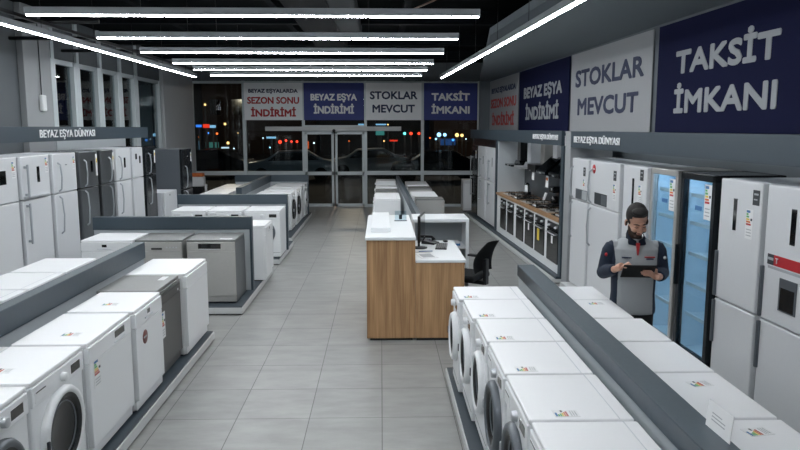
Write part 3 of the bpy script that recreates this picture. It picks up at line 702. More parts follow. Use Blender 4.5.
# worktop
mb = MB(); runbox(mb, 10.62, 15.36, -.03, .6, .93, .975, M['worktop'])
tag(mb.build('worktop'), 'oak worktop over the row of built-in ovens', 'worktop')
cab = [15.34, 14.37, 13.61, 12.85, 12.13, 11.39, 10.64]
ov = [(14.95, 14.45), (14.28, 13.74), (13.48, 12.92), (12.77, 12.2), (12.06, 11.48), (11.29, 10.68)]
nm = ['farthest', 'second farthest', 'third farthest', 'third nearest', 'second nearest', 'nearest']
for i in range(6):
    y0, y1 = cab[i], cab[i+1]; yc = (ov[i][0] + ov[i][1]) / 2; w = ov[i][0] - ov[i][1]
    t = thing('oven_cabinet', 'white oven cabinet, %s of six under the oak worktop' % nm[i], 'cabinet', (RX(yc), yc, .11), R_RUN, 'white oven cabinets')
    a = -(y0 - yc) + .004; b = (yc - y1) - .004   # local x runs towards -Y
    hw = w / 2
    mb = MB().box(a, -hw - .003, 0, .58, 0, .815, M['counterwhite'], .003).box(hw + .003, b, 0, .58, 0, .815, M['counterwhite'], .003)
    mb.box(-hw - .003, hw + .003, 0, .58, .0, .14, M['counterwhite']).box(-hw - .003, hw + .003, 0, .58, .778, .815, M['counterwhite'])
    mb.build('carcass', t)
    t = thing('built_in_oven', 'black glass built-in oven, %s of six below the hobs' % nm[i], 'oven', (RX(yc), yc, .25), R_RUN, 'built-in ovens')
    H = .635
    MB().box(-hw, hw, .03, .5, .002, H, M['bsteel']).build('body', t)
    MB().box(-hw, hw, -.012, .03, H - .12, H, M['gloss'] if i != 4 else M['bsteel'], .004).build('control_panel', t)
    mb = MB()
    for s in (-1, 1): mb.lathe([(0, .03), (.018, .03), (.022, 0)], M['chrome'], (s * hw * .6, -.012, H - .06), 'Y', 16)
    mb.build('knob', t)
    d = MB().box(-hw, hw, -.016, .03, .005, H - .13, M['gloss'], .005).build('door', t)
    MB().tube([(-hw + .06, -.05, H - .17), (hw - .06, -.05, H - .17)], .01, M['chrome'], 8).tube([(-hw + .08, -.05, H - .17), (-hw + .08, -.01, H - .17)], .008, M['chrome'], 6).tube([(hw - .08, -.05, H - .17), (hw - .08, -.01, H - .17)], .008, M['chrome'], 6).build('door_handle', d)
    if i == 4: MB().box(-.12, .02, -.0185, -.014, .22, .42, M['yellow']).build('yellow_leaflet', t)
    if i in (3, 5): MB().box(-.05, .04, -.0185, -.014, .3, .42, M['paper']).build('paper_label', t)
# hobs
for i, yc in enumerate((14.75, 14.0, 13.2, 12.5, 11.8, 11.05)):
    t = thing('gas_hob', 'gas hob with four burners, %s of six on the oak worktop' % nm[i], 'hob', (RX(yc) + .05, yc, .975), R_RUN, 'hobs on the oak worktop')
    MB().box(-.28, .28, 0, .48, 0, .012, M['gloss'] if i % 2 else M['steel'], .004).build('hob_plate', t)
    for (x, y, r) in ((-.14, .13, .04), (.13, .13, .05), (-.14, .35, .055), (.13, .35, .04)):
        MB().lathe([(r, .012), (r, .022), (r*.7, .028), (0, .028)], M['black'], (x, y, 0), n=16).build('burner', t)
        g = MB().box(x - .1, x + .1, y - .004, y + .004, .04, .052, M['black']).box(x - .004, x + .004, y - .1, y + .1, .04, .052, M['black'])
        for (sx, sy) in ((-1, 0), (1, 0), (0, -1), (0, 1)): g.box(x + sx*.096 - .004, x + sx*.096 + .004, y + sy*.096 - .004, y + sy*.096 + .004, .012, .042, M['black'])
        g.build('pan_support', t)
    mb = MB()
    for k in range(4): mb.lathe([(.014, .01), (.013, .03), (0, .03)], M['chrome'], (-.09 + .06*k, .035, 0), n=12)
    mb.build('knob', t)
# hoods
GH = 'cooker hoods above the hobs'
def hood(yc, label, kind, hm, cm):
    t = thing('cooker_hood', label, 'cooker hood', (RX(yc), yc, 1.58), R_RUN, GH)
    if kind == 'flat':
        MB().box(-.3, .3, .1, .6, 0, .04, M[hm], .006).prism([(-.29, .04), (.29, .04), (.15, .12), (-.15, .12)], .3, .6, M[hm]).build('hood_canopy', t)
        z = .12
    elif kind == 'box':
        MB().box(-.28, .28, .12, .6, 0, .13, M[hm], .008).build('hood_canopy', t); z = .13
    else:
        MB().prism([(.08, .0), (.6, .0), (.6, .05), (.45, .28), (.36, .30), (.08, .05)], -.3, .3, M[hm], 'X').build('hood_canopy', t); z = .05
    MB().box(-.13, .13, .33, .6, z, .70, M[cm], .004).build('chimney', t)
    mb = MB()
    for k in range(3): mb.lathe([(0, .006), (.008, .006), (.008, 0)], M['chrome'], (-.04 + .04*k, .1 if kind != 'slant' else .08, .02), 'Y', 8)
    mb.build('button', t)
    return t
hood(14.8, 'flat black cooker hood with black chimney, farthest of five', 'flat', 'bsteel', 'black')
hood(13.95, 'flat steel cooker hood with pale chimney', 'flat', 'chrome', 'side')
hood(12.95, 'box shaped black cooker hood with steel chimney', 'box', 'black', 'steel')
hood(12.15, 'slanted black glass cooker hood with white chimney', 'slant', 'gloss', 'white')
hood(11.35, 'slanted black cooker hood with black chimney, nearest of five', 'slant', 'gloss', 'black')
for (yc, z, lab) in ((12.95, 1.42, 'white tag hanging below the box shaped hood'), (12.0, 1.36, 'white and red tag hanging below the slanted hoods')):
    t = thing('price_tag', lab, 'price tag', (RX(yc) + .16, yc, z), R_RUN, 'tags below the hoods')
    MB().box(-.08, .08, 0, .003, 0, .14 if yc > 12.5 else .2, M['paper']).build('card', t)
    if yc < 12.5: MB().box(-.06, .06, -.001, .001, .12, .17, M['orange']).build('red_print', t)
    MB().tube([(0, .0015, .13 if yc > 12.5 else .19), (0, .0015, 1.59 - z)], .002, M['black'], 5).build('string', t)
yk = 14.4
t = thing('kettle', 'black and steel kettle at the back of the oak worktop', 'kettle', (RX(yk) + .42, yk, .99), R_RUN)
MB().lathe([(.0, 0), (.08, 0), (.085, .03), (.078, .08)], M['black'], n=24).lathe([(.078, .08), (.065, .18), (.05, .22)], M['chrome'], n=24).lathe([(.05, .22), (.03, .25), (.015, .27), (0, .275)], M['black'], n=24).build('kettle_body', t)
MB().tube([(.045, 0, .22), (.11, 0, .21), (.13, 0, .13), (.08, 0, .05)], .012, M['black'], 8).build('kettle_handle', t)
MB().tube([(-.06, 0, .18), (-.12, 0, .24)], [.02, .012], M['chrome'], 8).build('spout', t)
yk = 12.45
t = thing('coffee_machine', 'black coffee machine at the near end of the oak worktop', 'coffee machine', (RX(yk) + .36, yk, .99), R_RUN)
MB().box(-.13, .13, 0, .22, 0, .04, M['black'], .01).box(-.13, .13, .12, .22, .03, .33, M['black'], .015).box(-.13, .13, 0, .22, .24, .35, M['bsteel'], .02).build('machine_body', t)
MB().lathe([(0, .045), (.055, .045), (.065, .09), (.06, .16), (.04, .17)], M['gloss'], (0, .07, 0), n=20).build('jug', t)
MB().lathe([(0, .01), (.02, .01), (.022, 0)], M['chrome'], (.07, 0, .3), 'Y', 12).build('knob', t)
yk = 13.3
tag(MB().prism([(0, 0), (.01, 0), (.07, .17), (.06, .17)], -.07, .07, M['paper'], 'X').build('price_card', None, (RX(yk) + .45, yk, .977), R_RUN), 'white price card leaning at the back of the worktop', 'card')
yk = 11.05
t = thing('teapot', 'small round white teapot on the near end of the worktop', 'teapot', (RX(yk) + .45, yk, .99 + .04), R_RUN)
MB().lathe([(0, 0), (.05, 0), (.085, .06), (.07, .11), (.03, .13), (.015, .15), (0, .155)], M['paper'], n=20).build('pot_body', t)
MB().tube([(.07, 0, .1), (.12, 0, .09), (.11, 0, .04), (.075, 0, .04)], .008, M['paper'], 6).build('pot_handle', t)
# far fridges
def ff(y0, y1, label, **k):
    yc = (y0 + y1) / 2
    fridge((RX(yc), yc), R_RUN, label, 'refrigerators at the far right', W=y0 - y1, H=1.8, z0=.13, foot=.112, D=.6, split=1.02, logo=False, **k)
ff(18.75, 17.9, 'black refrigerator at the far right near the facade', col='bsteel', sidecol='bsteel', handle='bar', strip=(.5, 1.8, .07, .2))
ff(17.85, 16.8, 'white refrigerator next to the black one at the far right', handle='bar', hx=-.1, disp=(.4, 1.6, .05, .2))
ff(16.74, 15.68, 'white refrigerator left of the oven niche, behind the slate post', handle='bar', hx=-.1, disp=(.4, 1.6, .05, .2))
t = thing('chest_freezer', 'small white freezer standing alone before the right end of the facade', 'freezer', (2.36, 19.9, 0), 0)
MB().box(-.02, .26, 0, .5, .03, .86, M['fridge'], .012).box(0, .24, .04, .46, 0, .03, M['black']).build('body', t)
MB().box(-.02, .26, 0, .5, .865, .91, M['white'], .01).build('lid', t)
MB().box(.02, .22, -.012, 0, .1, .8, M['white'], .004).build('front_panel', t)

# ------------------------------------------------------------------ left fascia
t = thing('sign_fascia', 'slate fascia reading BEYAZ EŞYA DÜNYASI above the left refrigerators', 'sign fascia', (0, 0, 0), 0, 'slate sign fascias')
MB().box(-4.45, -4.4, 1.5, 13.45, 2.2, 2.395, M['slate'], .003).build('fascia_board', t)
MB().box(-5.54, -4.45, 13.38, 13.43, 2.2, 2.25, M['slate']).box(-5.54, -4.45, 11.6, 11.65, 2.2, 2.25, M['slate']).build('bracket', t)
text('lettering', TXT, 1.75, .15, M['whitet'], Matrix.Translation((-4.4, 10.1, 2.3)) @ Matrix.Rotation(R_RIGHT, 4, 'Z') @ Matrix.Rotation(PI/2, 4, 'X'), t, bold=.012)

# ================================================================== SERVICE COUNTER
t = thing('service_counter', 'oak service counter with white tops, high left part and low desk part', 'counter', (0, 0, 0))
MB().box(-.165, .375, 7.64, 9.6, .03, 1.15, WOOD, .002).box(-.13, .35, 7.67, 9.58, 0, .03, M['black']).build('high_body', t)
MB().box(-.18, .38, 7.61, 9.62, 1.15, 1.185, M['counterwhite'], .004).build('high_top', t)
MB().box(.377, .925, 7.64, 7.68, .03, .895, WOOD, .002).box(.89, .925, 7.68, 8.1, .03, .895, WOOD).box(.39, .9, 7.65, 7.67, 0, .03, M['black']).build('desk_panel', t)
MB().box(.38, .94, 7.62, 9.0, .895, .925, M['counterwhite'], .004).build('desk_top', t)
MB().box(-.12, .105, 8.0, 9.5, 1.185, 1.235, M['counterwhite'], .004).build('raised_ledge', t)
t = thing('shelf_unit', 'white return unit with open shelf behind the desk', 'shelf unit', (0, 0, 0))
MB().box(.42, 1.17, 9.22, 9.78, 1.13, 1.18, M['counterwhite'], .012).box(1.13, 1.17, 9.22, 9.78, 0, 1.14, M['counterwhite'], .004).box(.42, .45, 9.24, 9.78, 0, 1.13, M['counterwhite']).build('frame', t)
MB().box(.45, 1.13, 9.74, 9.77, 0, 1.13, M['board']).build('back_board', t)
bx('shelf', .45, 1.13, 9.3, 9.74, .76, .79, M['counterwhite'], t)
tag(MB().box(.88, 1.07, 9.36, 9.6, .792, .82, M['lblue'], .003).box(.89, 1.06, 9.37, 9.58, .82, .84, M['paper'], .002).build('folder_stack'), 'blue and white folders on the open shelf', 'folders')
# things on the desk
t = thing('computer_monitor', 'black monitor seen edge on at the step of the counter', 'monitor', (.49, 8.42, .925), math.radians(80))
MB().box(-.25, .25, -.012, .02, .1, .42, M['black'], .006).build('screen_housing', t)
MB().box(-.235, .235, -.014, -.011, .115, .405, M['gloss']).build('screen', t)
MB().box(-.02, .02, .02, .045, .02, .25, M['plasticb'], .005).lathe([(0, 0), (.1, 0), (.1, .01), (.03, .02), (0, .02)], M['plasticb'], (0, .03, 0), n=24).build('monitor_stand', t)
t = thing('desk_telephone', 'black desk telephone beside the monitor', 'telephone', (.62, 8.75, .925), math.radians(60))
MB().prism([(-.09, 0), (.09, 0), (.09, .05), (-.09, .02)], -.08, .08, M['plasticb'], 'X', bev=.006).build('phone_base', t)
MB().tube([(-.06, -.08, .06), (-.06, -.05, .10), (-.06, .05, .10), (-.06, .08, .06)], [.025, .018, .018, .025], M['black'], 10).build('handset', t)
mb = MB()
for i in range(3):
    for j in range(4): mb.box(.0 + i*.025, .018 + i*.025, -.05 + j*.025, -.034 + j*.025, .04, .052, M['ring'])
mb.build('keypad', t)
t = thing('keyboard', 'black keyboard on the white desk', 'keyboard', (.74, 8.5, .925), math.radians(-97))
MB().box(-.2, .2, -.07, .07, 0, .014, M['black'], .004).build('keyboard_base', t)
mb = MB()
for j in range(5):
    for i in range(14): mb.box(-.19 + i*.027, -.168 + i*.027, -.06 + j*.024, -.041 + j*.024, .014, .019, M['plasticb'])
mb.build('keys', t)
o = MB().ell((0, 0, .015), (.032, .055, .018), M['black'], seg=16).build('computer_mouse', None, (.82, 8.86, .925), .2)
tag(o, 'black mouse at the far edge of the desk', 'mouse')
o = MB().box(-.1, .1, -.14, .14, 0, .004, M['paper']).box(-.07, .07, -.1, .1, .004, .0045, M['lgrey']).build('paper_sheet', None, (.52, 7.88, .925), .2); tag(o, 'white printed sheet on the desk near the front', 'paper')
t = thing('notepad', 'open notepad with a pen lying on the desk', 'notepad', (.50, 8.14, .925), -.3)
MB().box(-.09, .09, -.06, .06, 0, .008, M['paper'], .001).build('pages', t)
MB().tube([(-.05, -.05, .014), (.1, .02, .014)], .005, M['lblue'], 8).build('pen', t)
t = thing('sign_holder', 'small clear sign holder on the white high counter top', 'sign holder', (.25, 9.0, 1.185), .1)
MB().box(-.08, .08, -.03, .03, 0, .006, M['ring']).build('holder_base', t)
MB().box(-.075, .075, -.002, .002, .006, .13, CGLASS).box(-.02, .02, .004, .006, .02, .08, M['darkprint']).build('clear_panel', t)

# ------------------------------------------------------------------ office chair
t = thing('office_chair', 'black swivel office chair with mesh back beside the desk', 'office chair', (1.09, 8.78, 0), math.radians(-126))
MB().box(-.24, .24, -.24, .22, .47, .55, M['fabricb'], .035, 4).build('seat', t)
# back leans away, faces -Y local
mb = MB(); rows = []
tb = bmesh.new(); nx, nz = 10, 14
for j in range(nz + 1):
    v = j / nz; z = .58 + .39 * v; w = .225 + .03 * math.sin(PI * v) - .05 * v**3
    yy = .20 + .14 * v**1.6 - .05 * math.sin(PI * v * .9)
    rows.append([tb.verts.new((w * (2*i/nx - 1), yy - .05 * (1 - (2*i/nx - 1)**2) + .045, z)) for i in range(nx + 1)])
for j in range(nz):
    for i in range(nx): tb.faces.new((rows[j][i], rows[j][i+1], rows[j+1][i+1], rows[j+1][i]))
bmesh.ops.solidify(tb, geom=list(tb.faces), thickness=.045)
bmesh.ops.recalc_face_normals(tb, faces=list(tb.faces))
mb._merge(tb, M['fabricb'], True); mb.build('backrest', t)
MB().box(-.04, .04, .25, .30, .42, .75, M['plasticb'], .01).box(-.05, .05, 0, .28, .42, .47, M['plasticb'], .008).build('back_bracket', t)
for s in (-1, 1):
    MB().tube([(s*.22, .05, .47), (s*.29, .05, .5), (s*.30, .03, .66), (s*.30, -.02, .71)], .016, M['plasticb'], 8).box(s*.30 - .04, s*.30 + .04, -.14, .13, .70, .73, M['plasticb'], .012).build('armrest', t)
MB().tube([(0, 0, .10), (0, 0, .45)], .028, M['chrome'], 12).build('gas_lift', t)
for k in range(5):
    a = 2*PI*k/5 + .3; x, y = math.cos(a), math.sin(a)
    MB().tube([(0, 0, .12), (x*.15, y*.15, .11), (x*.29, y*.29, .075)], [.03, .025, .016], M['plasticb'], 8).build('base_leg', t)
    MB().lathe([(0, -.02), (.03, -.02), (.03, .02), (0, .02)], M['black'], (x*.29, y*.29, .03), 'X', 14).build('castor', t)

# ================================================================== CENTRE DISPLAY BEYOND THE COUNTER
t = thing('display_platform', 'centre platform behind the counter, slanting slate divider on it', 'display platform', (0, 0, 0))
MB().box(-.2, 1.32, 13.9, 19.6, .018, .098, M['plinthside'], .003).build('platform_base', t)
bx('platform_top', -.19, 1.31, 13.91, 19.59, .098, .11, M['plinth'], t)
def slant(mb, x0, y0, x1, y1, th, z0, z1, m):
    x0 -= .5; x1 -= .5; y0 -= 14.7; y1 -= 14.7
    mb.prism([(x0 - th/2, y0), (x1 - th/2, y1), (x1 + th/2, y1), (x0 + th/2, y0)], z0, z1, m, 'Z'); return mb
t = thing('divider_wall', 'long slanting slate divider of the centre platform behind the counter', 'divider', (.5, 14.7, 0))
CT = (-.5, -14.7)
slant(MB(), .565, 10.35, .44, 19.0, .07, .95, 1.10, M['slate']).box(.03, .10, -4.37, -4.34, .95, 1.10, M['black']).build('divider_band', t)
slant(slant(MB(), .545, 10.4, .50, 13.89, .05, 0.0, .95, M['board']), .50, 13.89, .43, 18.95, .05, .112, .95, M['board']).build('divider_board', t)
GM = 'machines of the centre platform, left row'
for k, (a, b, lab) in enumerate(((14.2, 14.85, 'white machine at the near end of the centre platform left row'), (14.9, 15.5, 'white machine second in the centre platform left row'),
                                 (16.0, 16.6, 'steel topped machine in the centre platform left row'), (17.1, 17.7, 'white machine third from the facade, centre left row'), (18.6, 19.3, 'tall white top machine farthest in the centre left row'))):
    if k == 2: dishwasher((-.13, (a + b)/2, PZ), R_LEFT, lab, GM, W=b - a, D=.5, body='steel', door='steel', top='greytop')
    else: washer((-.13, (a + b)/2, PZ), R_LEFT, lab, GM, W=b - a, D=.52, H=.84 if k < 4 else .87, dr=.18)
GM2 = 'machines of the centre platform, right row'
dishwasher((1.27, 14.35, PZ), R_RIGHT, 'grey steel dishwasher at the near end of the centre right row', GM2, W=.5, D=.57, body='steel', door='steel', top='greytop')
for (a, b, lab, st) in ((14.75, 15.85, 'wide white machine behind the grey dishwasher in the centre right row', 0), (16.6, 17.3, 'steel topped machine in the centre right row', 1), (17.5, 18.9, 'wide white machine farthest in the centre right row', 0)):
    dishwasher((1.2, (a + b)/2, PZ), R_RIGHT, lab, GM2, W=b - a, D=.56, style='small', **(dict(body='steel', door='steel', top='greytop') if st else {}))

# ================================================================== THE SALESMAN
def remeshed(mb, name, parent, voxel, smooth=6, paint=None):
    o = mb.build(name)
    r = o.modifiers.new('r', 'REMESH'); r.mode = 'VOXEL'; r.voxel_size = voxel; r.use_smooth_shade = True
    if smooth: sm = o.modifiers.new('s', 'SMOOTH'); sm.iterations = smooth; sm.factor = .5
    bpy.context.view_layer.update()
    me = bpy.data.meshes.new_from_object(o.evaluated_get(bpy.context.evaluated_depsgraph_get()))
    mats = list(o.data.materials); bpy.data.objects.remove(o)
    me.materials.clear()
    if paint:
        ms, fn = paint
        for m in ms: me.materials.append(m)
        for p in me.polygons: p.material_index = fn(p.center, p.normal); p.use_smooth = True
    else:
        me.materials.append(mats[0])
        for p in me.polygons: p.use_smooth = True
    me.name = name
    q = bpy.data.objects.new(name, me); COL.objects.link(q); q.parent = parent
    return q
def loft(mb, rings, m, n=28):
    """rings: (z, cx, cy, rx, ry)"""
    t = bmesh.new(); R = []
    for (z, cx, cy, rx, ry) in rings:
        R.append([t.verts.new((cx + rx * math.copysign(abs(math.cos(2*PI*k/n))**.85, math.cos(2*PI*k/n)), cy + ry * math.copysign(abs(math.sin(2*PI*k/n))**.85, math.sin(2*PI*k/n)), z)) for k in range(n)])
    for a, b in zip(R, R[1:]):
        for k in range(n): t.faces.new((a[k], a[(k+1) % n], b[(k+1) % n], b[k]))
    t.faces.new(R[0][::-1]); t.faces.new(R[-1]); bmesh.ops.recalc_face_normals(t, faces=list(t.faces))
    mb._merge(t, m, True); return mb
man = thing('person', 'man in grey and navy work polo looking down at a black tablet, behind the washers', 'person', (2.12, 5.72, .0), math.radians(-7))
DZ = .085
HT = Matrix.Translation((.0, -.03, 1.615)) @ Euler((math.radians(22), math.radians(-3), math.radians(5))).to_matrix().to_4x4() @ Matrix.Scale(1.09, 4)   # head frame
def H_(x, y, z): return HT @ Vector((x, y, z))
hrot = HT.to_euler()
SH = {s: Vector((s*.185, .02, 1.415)) for s in (-1, 1)}
EL = {-1: Vector((-.245, .02, 1.17)), 1: Vector((.24, .03, 1.17))}
WR = {-1: Vector((-.195, -.225, 1.245)), 1: Vector((.145, -.23, 1.185))}
sk = M['skin']
b = MB()
b.ell(H_(0, .012, .03), (.078, .095, .105), sk, hrot)          # skull
b.ell(H_(0, -.025, -.035), (.060, .065, .085), sk, hrot)       # face
b.ell(H_(0, -.062, -.098), (.030, .026, .022), sk, hrot)       # chin
b.ell(H_(0, -.098, -.022), (.012, .016, .030), sk, hrot); b.ell(H_(0, -.108, -.038), (.016, .014, .012), sk, hrot)   # nose
b.ell(H_(0, -.079, .012), (.050, .014, .010), sk, hrot)        # brow
for s in (-1, 1):
    b.ell(H_(s*.079, .01, -.015), (.012, .020, .032), sk, hrot)   # ear
    b.ell(H_(s*.03, -.078, -.004), (.015, .010, .009), sk, hrot)  # closed lids
    b.ell(H_(s*.036, -.060, -.045), (.024, .025, .028), sk, hrot) # cheeks
b.ell(H_(0, -.088, -.068), (.024, .010, .007), sk, hrot)
b.tube([H_(0, .03, -.05), (0, .02, 1.47), (0, .03, 1.40)], [.058, .058, .075], sk, 20)
loft(b, [(.80, 0, .02, .135, .095), (.92, 0, .02, .15, .10), (1.05, 0, .02, .14, .095), (1.25, 0, .02, .165, .105), (1.38, 0, .02, .17, .095), (1.45, 0, .02, .10, .07)], sk)
for s in (-1, 1):
    b.tube([SH[s] + Vector((s*-.03, 0, -.03)), SH[s].lerp(EL[s], .5), EL[s]], [.035, .040, .036], sk, 14)
    b.ell(EL[s], (.04,)*3, sk)
    b.tube([EL[s], EL[s].lerp(WR[s], .35), WR[s]], [.040, .038, .026], sk, 14)
    b.tube([(s*.09, .02, .86), (s*.10, .01, .48), (s*.105, .03, .10)], [.085, .055, .040], sk, 14)
    b.ell((s*.11, -.03, .05), (.04, .10, .035), sk)
# hands: palm, four fingers and a thumb each, round the tablet edge
def hand(b, wr, palm, fingers, thumb):
    b.tube([wr, (Vector(wr) + Vector(palm)) / 2, palm], [.026, .032, .030], sk, 12)
    for f, r in fingers: b.tube(f, [r, r, r * .95, r * .8][:len(f)], sk, 8); b.ell(f[-1], (r*.8,)*3, sk, seg=10)
    b.tube(thumb, [.013, .012, .010], sk, 8); b.ell(thumb[-1], (.010,)*3, sk, seg=10)
# the tablet leans towards the face: its back is turned to the camera
TC = Vector((-.045, -.33, 1.25)); TB = Vector((0, -.7071, -.7071)); TU = Vector((0, -.7071, .7071))
def tp(x, t, off): return TC + Vector((x + .045, 0, 0)) + TU * t + TB * off
pw = Vector((-.165, -.30, 1.285))      # right hand (picture left) taps the screen from the left
hand(b, WR[-1], pw, [([pw + Vector((.018, -.012, .014)), (-.122, -.335, 1.322), tp(-.098, .03, -.032), tp(-.082, .03, -.014)], .0085),
                     ([pw + Vector((.010, -.020, .010)), (-.135, -.352, 1.318), tp(-.116, .052, -.028), tp(-.102, .052, -.014)], .009),
                     ([pw + Vector((.0, -.024, .004)), (-.150, -.362, 1.308), tp(-.134, .068, -.02), tp(-.124, .064, -.014)], .0085),
                     ([pw + Vector((-.010, -.024, -.006)), (-.168, -.362, 1.296), (-.162, -.380, 1.288), (-.150, -.388, 1.290)], .0075)],
     [pw + Vector((.012, .0, -.004)), tp(-.125, -.01, -.03), tp(-.105, .0, -.015)])
pw = Vector((.098, -.318, 1.212))      # left hand (picture right) holds the back
hand(b, WR[1], pw, [([pw + Vector((-.018, -.010, .018)), tp(.045, .028, .014), tp(.012, .03, .014), tp(-.012, .03, .013)], .009),
                    ([pw + Vector((-.020, -.014, .006)), tp(.040, .006, .014), tp(.002, .008, .014), tp(-.024, .008, .013)], .009),
                    ([pw + Vector((-.018, -.014, -.008)), tp(.042, -.016, .014), tp(.008, -.015, .014), tp(-.016, -.014, .013)], .0085),
                    ([pw + Vector((-.012, -.012, -.020)), tp(.050, -.038, .013), tp(.022, -.037, .013), tp(.004, -.036, .012)], .0075)],
     [pw + Vector((.0, .004, .020)), tp(.095, .01, -.012), tp(.062, .015, -.014)])
def bodypaint(c, n):
    l = HT.inverted() @ c
    if c.z > 1.42:
        d = math.hypot(l.x * .95, 0)
        if l.y < .03 and l.z < -.045 and not (abs(l.x) < .02 and -.073 < l.z < -.062) and l.z > -.135 and not (l.z > -.06 and abs(l.x) < .02) and (abs(l.x) > .052 or l.z < -.05): return 1
        if abs(l.x) < .021 and -.076 < l.z < -.060 and l.y < -.08: return 2
        if abs(l.x) > .058 and -.06 < l.z < .02 and -.03 < l.y < .0: return 1
    return 0
remeshed(b, 'body', man, .0038, 3, ([sk, M['beard'], M['lips']], bodypaint))
# hair: cap over the skull with a sharp hairline
hb = MB().ell(H_(0, .018, .042), (.087, .102, .108), M['hair'], hrot); hb.ell(H_(0, -.040, .100), (.066, .050, .034), M['hair'], hrot)
ho = remeshed(hb, 'hair', man, .005, 2)
bmh = bmesh.new(); bmh.from_mesh(ho.data)
kill = []
for v in bmh.verts:
    l = HT.inverted() @ v.co
    lim = .062 if l.y < -.03 else (-.005 if l.y < .02 else -.055)
    if abs(l.x) > .055 and l.y < -.03: lim = .04
    if l.z < lim: kill.append(v)
bmesh.ops.delete(bmh, geom=kill, context='VERTS'); bmh.to_mesh(ho.data); bmh.free()
mb = MB()
for s in (-1, 1):
    mb.tube([H_(s*.012, -.092, .014), H_(s*.03, -.091, .02), H_(s*.052, -.078, .014)], [.004, .005, .003], M['hair'], 6)
mb.build('eyebrows', man)
mb = MB()
for s in (-1, 1): mb.tube([H_(s*.017, -.088, -.006), H_(s*.03, -.0895, -.010), H_(s*.043, -.082, -.007)], .0022, M['hair'], 5)
mb.build('eyelashes', man)
# polo shirt with long sleeves
b = MB()
loft(b, [(.835, 0, .01, .188, .128), (.87, 0, .01, .19, .13), (1.0, 0, .015, .178, .125), (1.12, 0, .015, .182, .128), (1.28, 0, .015, .20, .135), (1.38, 0, .02, .20, .12), (1.425, 0, .025, .16, .10), (1.465, 0, .025, .10, .08)], M['shirtg'])
for s in (-1, 1):
    b.ell(SH[s] + Vector((s*-.02, 0, -.02)), (.062, .062, .052), M['shirtg'])
    b.tube([SH[s] + Vector((s*-.01, 0, -.01)), SH[s].lerp(EL[s], .25), SH[s].lerp(EL[s], .6), EL[s]], [.058, .066, .062, .055], M['shirtg'], 18)
    b.ell(EL[s], (.058,)*3, M['shirtg'])
    b.tube([EL[s], EL[s].lerp(WR[s], .4), EL[s].lerp(WR[s], .86)], [.058, .055, .042], M['shirtg'], 18)
def shirtpaint(c, n):
    # sleeves and side panels navy, chest and belly grey
    for s in (-1, 1):
        e = EL[s]; 
        if s * c.x > .168 + max(0, c.z - 1.30) * .12: return 1
        # forearm
        ab = WR[s] - e; tt = max(0, min(1, (c - e).dot(ab) / ab.length_squared))
        if (c - (e + ab * tt)).length < .068 and c.y < -.04 and (c.y < -.125 or s*c.x > .15): return 1
    if abs(c.x) > .145 and c.z < 1.36 and c.z < 1.25: return 1 
    return 0
remeshed(b, 'polo_shirt', man, .005, 14, ([M['shirtg'], M['shirtn']], shirtpaint))
mb = MB()
for s in (-1, 1):   # collar wings
    P = [(s*.012, -.088, 1.415), (s*.070, -.078, 1.425), (s*.080, -.01, 1.470), (s*.068, .05, 1.495), (s*.0, .10, 1.515), (s*.0, .085, 1.535), (s*.058, .045, 1.53), (s*.062, -.01, 1.505), (s*.048, -.055, 1.475), (s*.008, -.075, 1.455)]
    t2 = bmesh.new(); vs = [t2.verts.new(p) for p in P]
    for q in ((0, 1, 8, 9), (1, 2, 7, 8), (2, 3, 6, 7), (3, 4, 5, 6)): t2.faces.new([vs[i] for i in q])
    bmesh.ops.solidify(t2, geom=list(t2.faces), thickness=-s*.012); bmesh.ops.recalc_face_normals(t2, faces=list(t2.faces))
    mb._merge(t2, M['shirtn'], False)
mb.build('collar', man)
MB().prism([(-.006, 1.34), (.006, 1.34), (.014, 1.44), (-.014, 1.44)], -.113, -.085, M['redt']).build('red_placket', man)
def patch(name, x0, x1, y, z0, z1, m):
    MB().box(x0, x1, y - .01, y + .03, z0, z1, m).build(name, man)
for i, wdt in enumerate((.008, .006, .009, .007, .008, .006)): pass
mb = MB()
for i in range(6): mb.box(-.125 + i*.013, -.116 + i*.013, -.119, -.10, 1.315, 1.325, M['navyt'])
mb.build('chest_print', man)
mb = MB()
for i in range(7): mb.box(.055 + i*.012, .064 + i*.012, -.119, -.10, 1.322, 1.330, M['redt'])
for i in range(5): mb.box(.068 + i*.012, .077 + i*.012, -.119, -.10, 1.307, 1.314, M['navyt'])
mb.build('chest_print', man)
MB().ell((-.238, -.03, 1.33), (.012, .018, .016), M['red']).build('sleeve_patch', man)
MB().ell((.237, -.035, 1.31), (.012, .018, .015), M['paper']).build('sleeve_patch', man)
b = MB()
loft(b, [(.78, 0, .015, .165, .115), (.86, 0, .02, .165, .115), (.95, 0, .02, .155, .11)], M['trouser'])
for s in (-1, 1): b.tube([(s*.085, .02, .86), (s*.095, .012, .48), (s*.10, .03, .06)], [.098, .075, .06], M['trouser'], 18)
remeshed(b, 'trousers', man, .009, 5)
for s in (-1, 1):
    MB().ell((s*.11, -.035, .045), (.05, .135, .045), M['shoe']).box(s*.11 - .045, s*.11 + .045, -.15, .09, 0, .025, M['shoe'], .01).build('shoe', man)
# tablet
tb_ = MB().box(-.125, .125, -.085, .085, -.004, .004, M['black'], .003).build('tablet_body')
t = thing('tablet', 'black tablet held in both hands of the man', 'tablet', (0, 0, 0))
MW = Matrix.Translation((2.12, 5.72, 0)) @ Matrix.Rotation(math.radians(-7), 4, 'Z')
t.matrix_world = MW @ Matrix.Translation((-.045, -.33, 1.25)) @ Euler((math.radians(-45), 0, 0)).to_matrix().to_4x4()
tb_.parent = t
MB().box(-.115, .115, -.075, .075, .004, .0048, M['gloss']).build('screen', t)
MB().lathe([(0, -.0055), (.008, -.0055), (.009, -.003)], M['gloss'], (.105, -.068, 0), n=16).build('camera_lens', t)

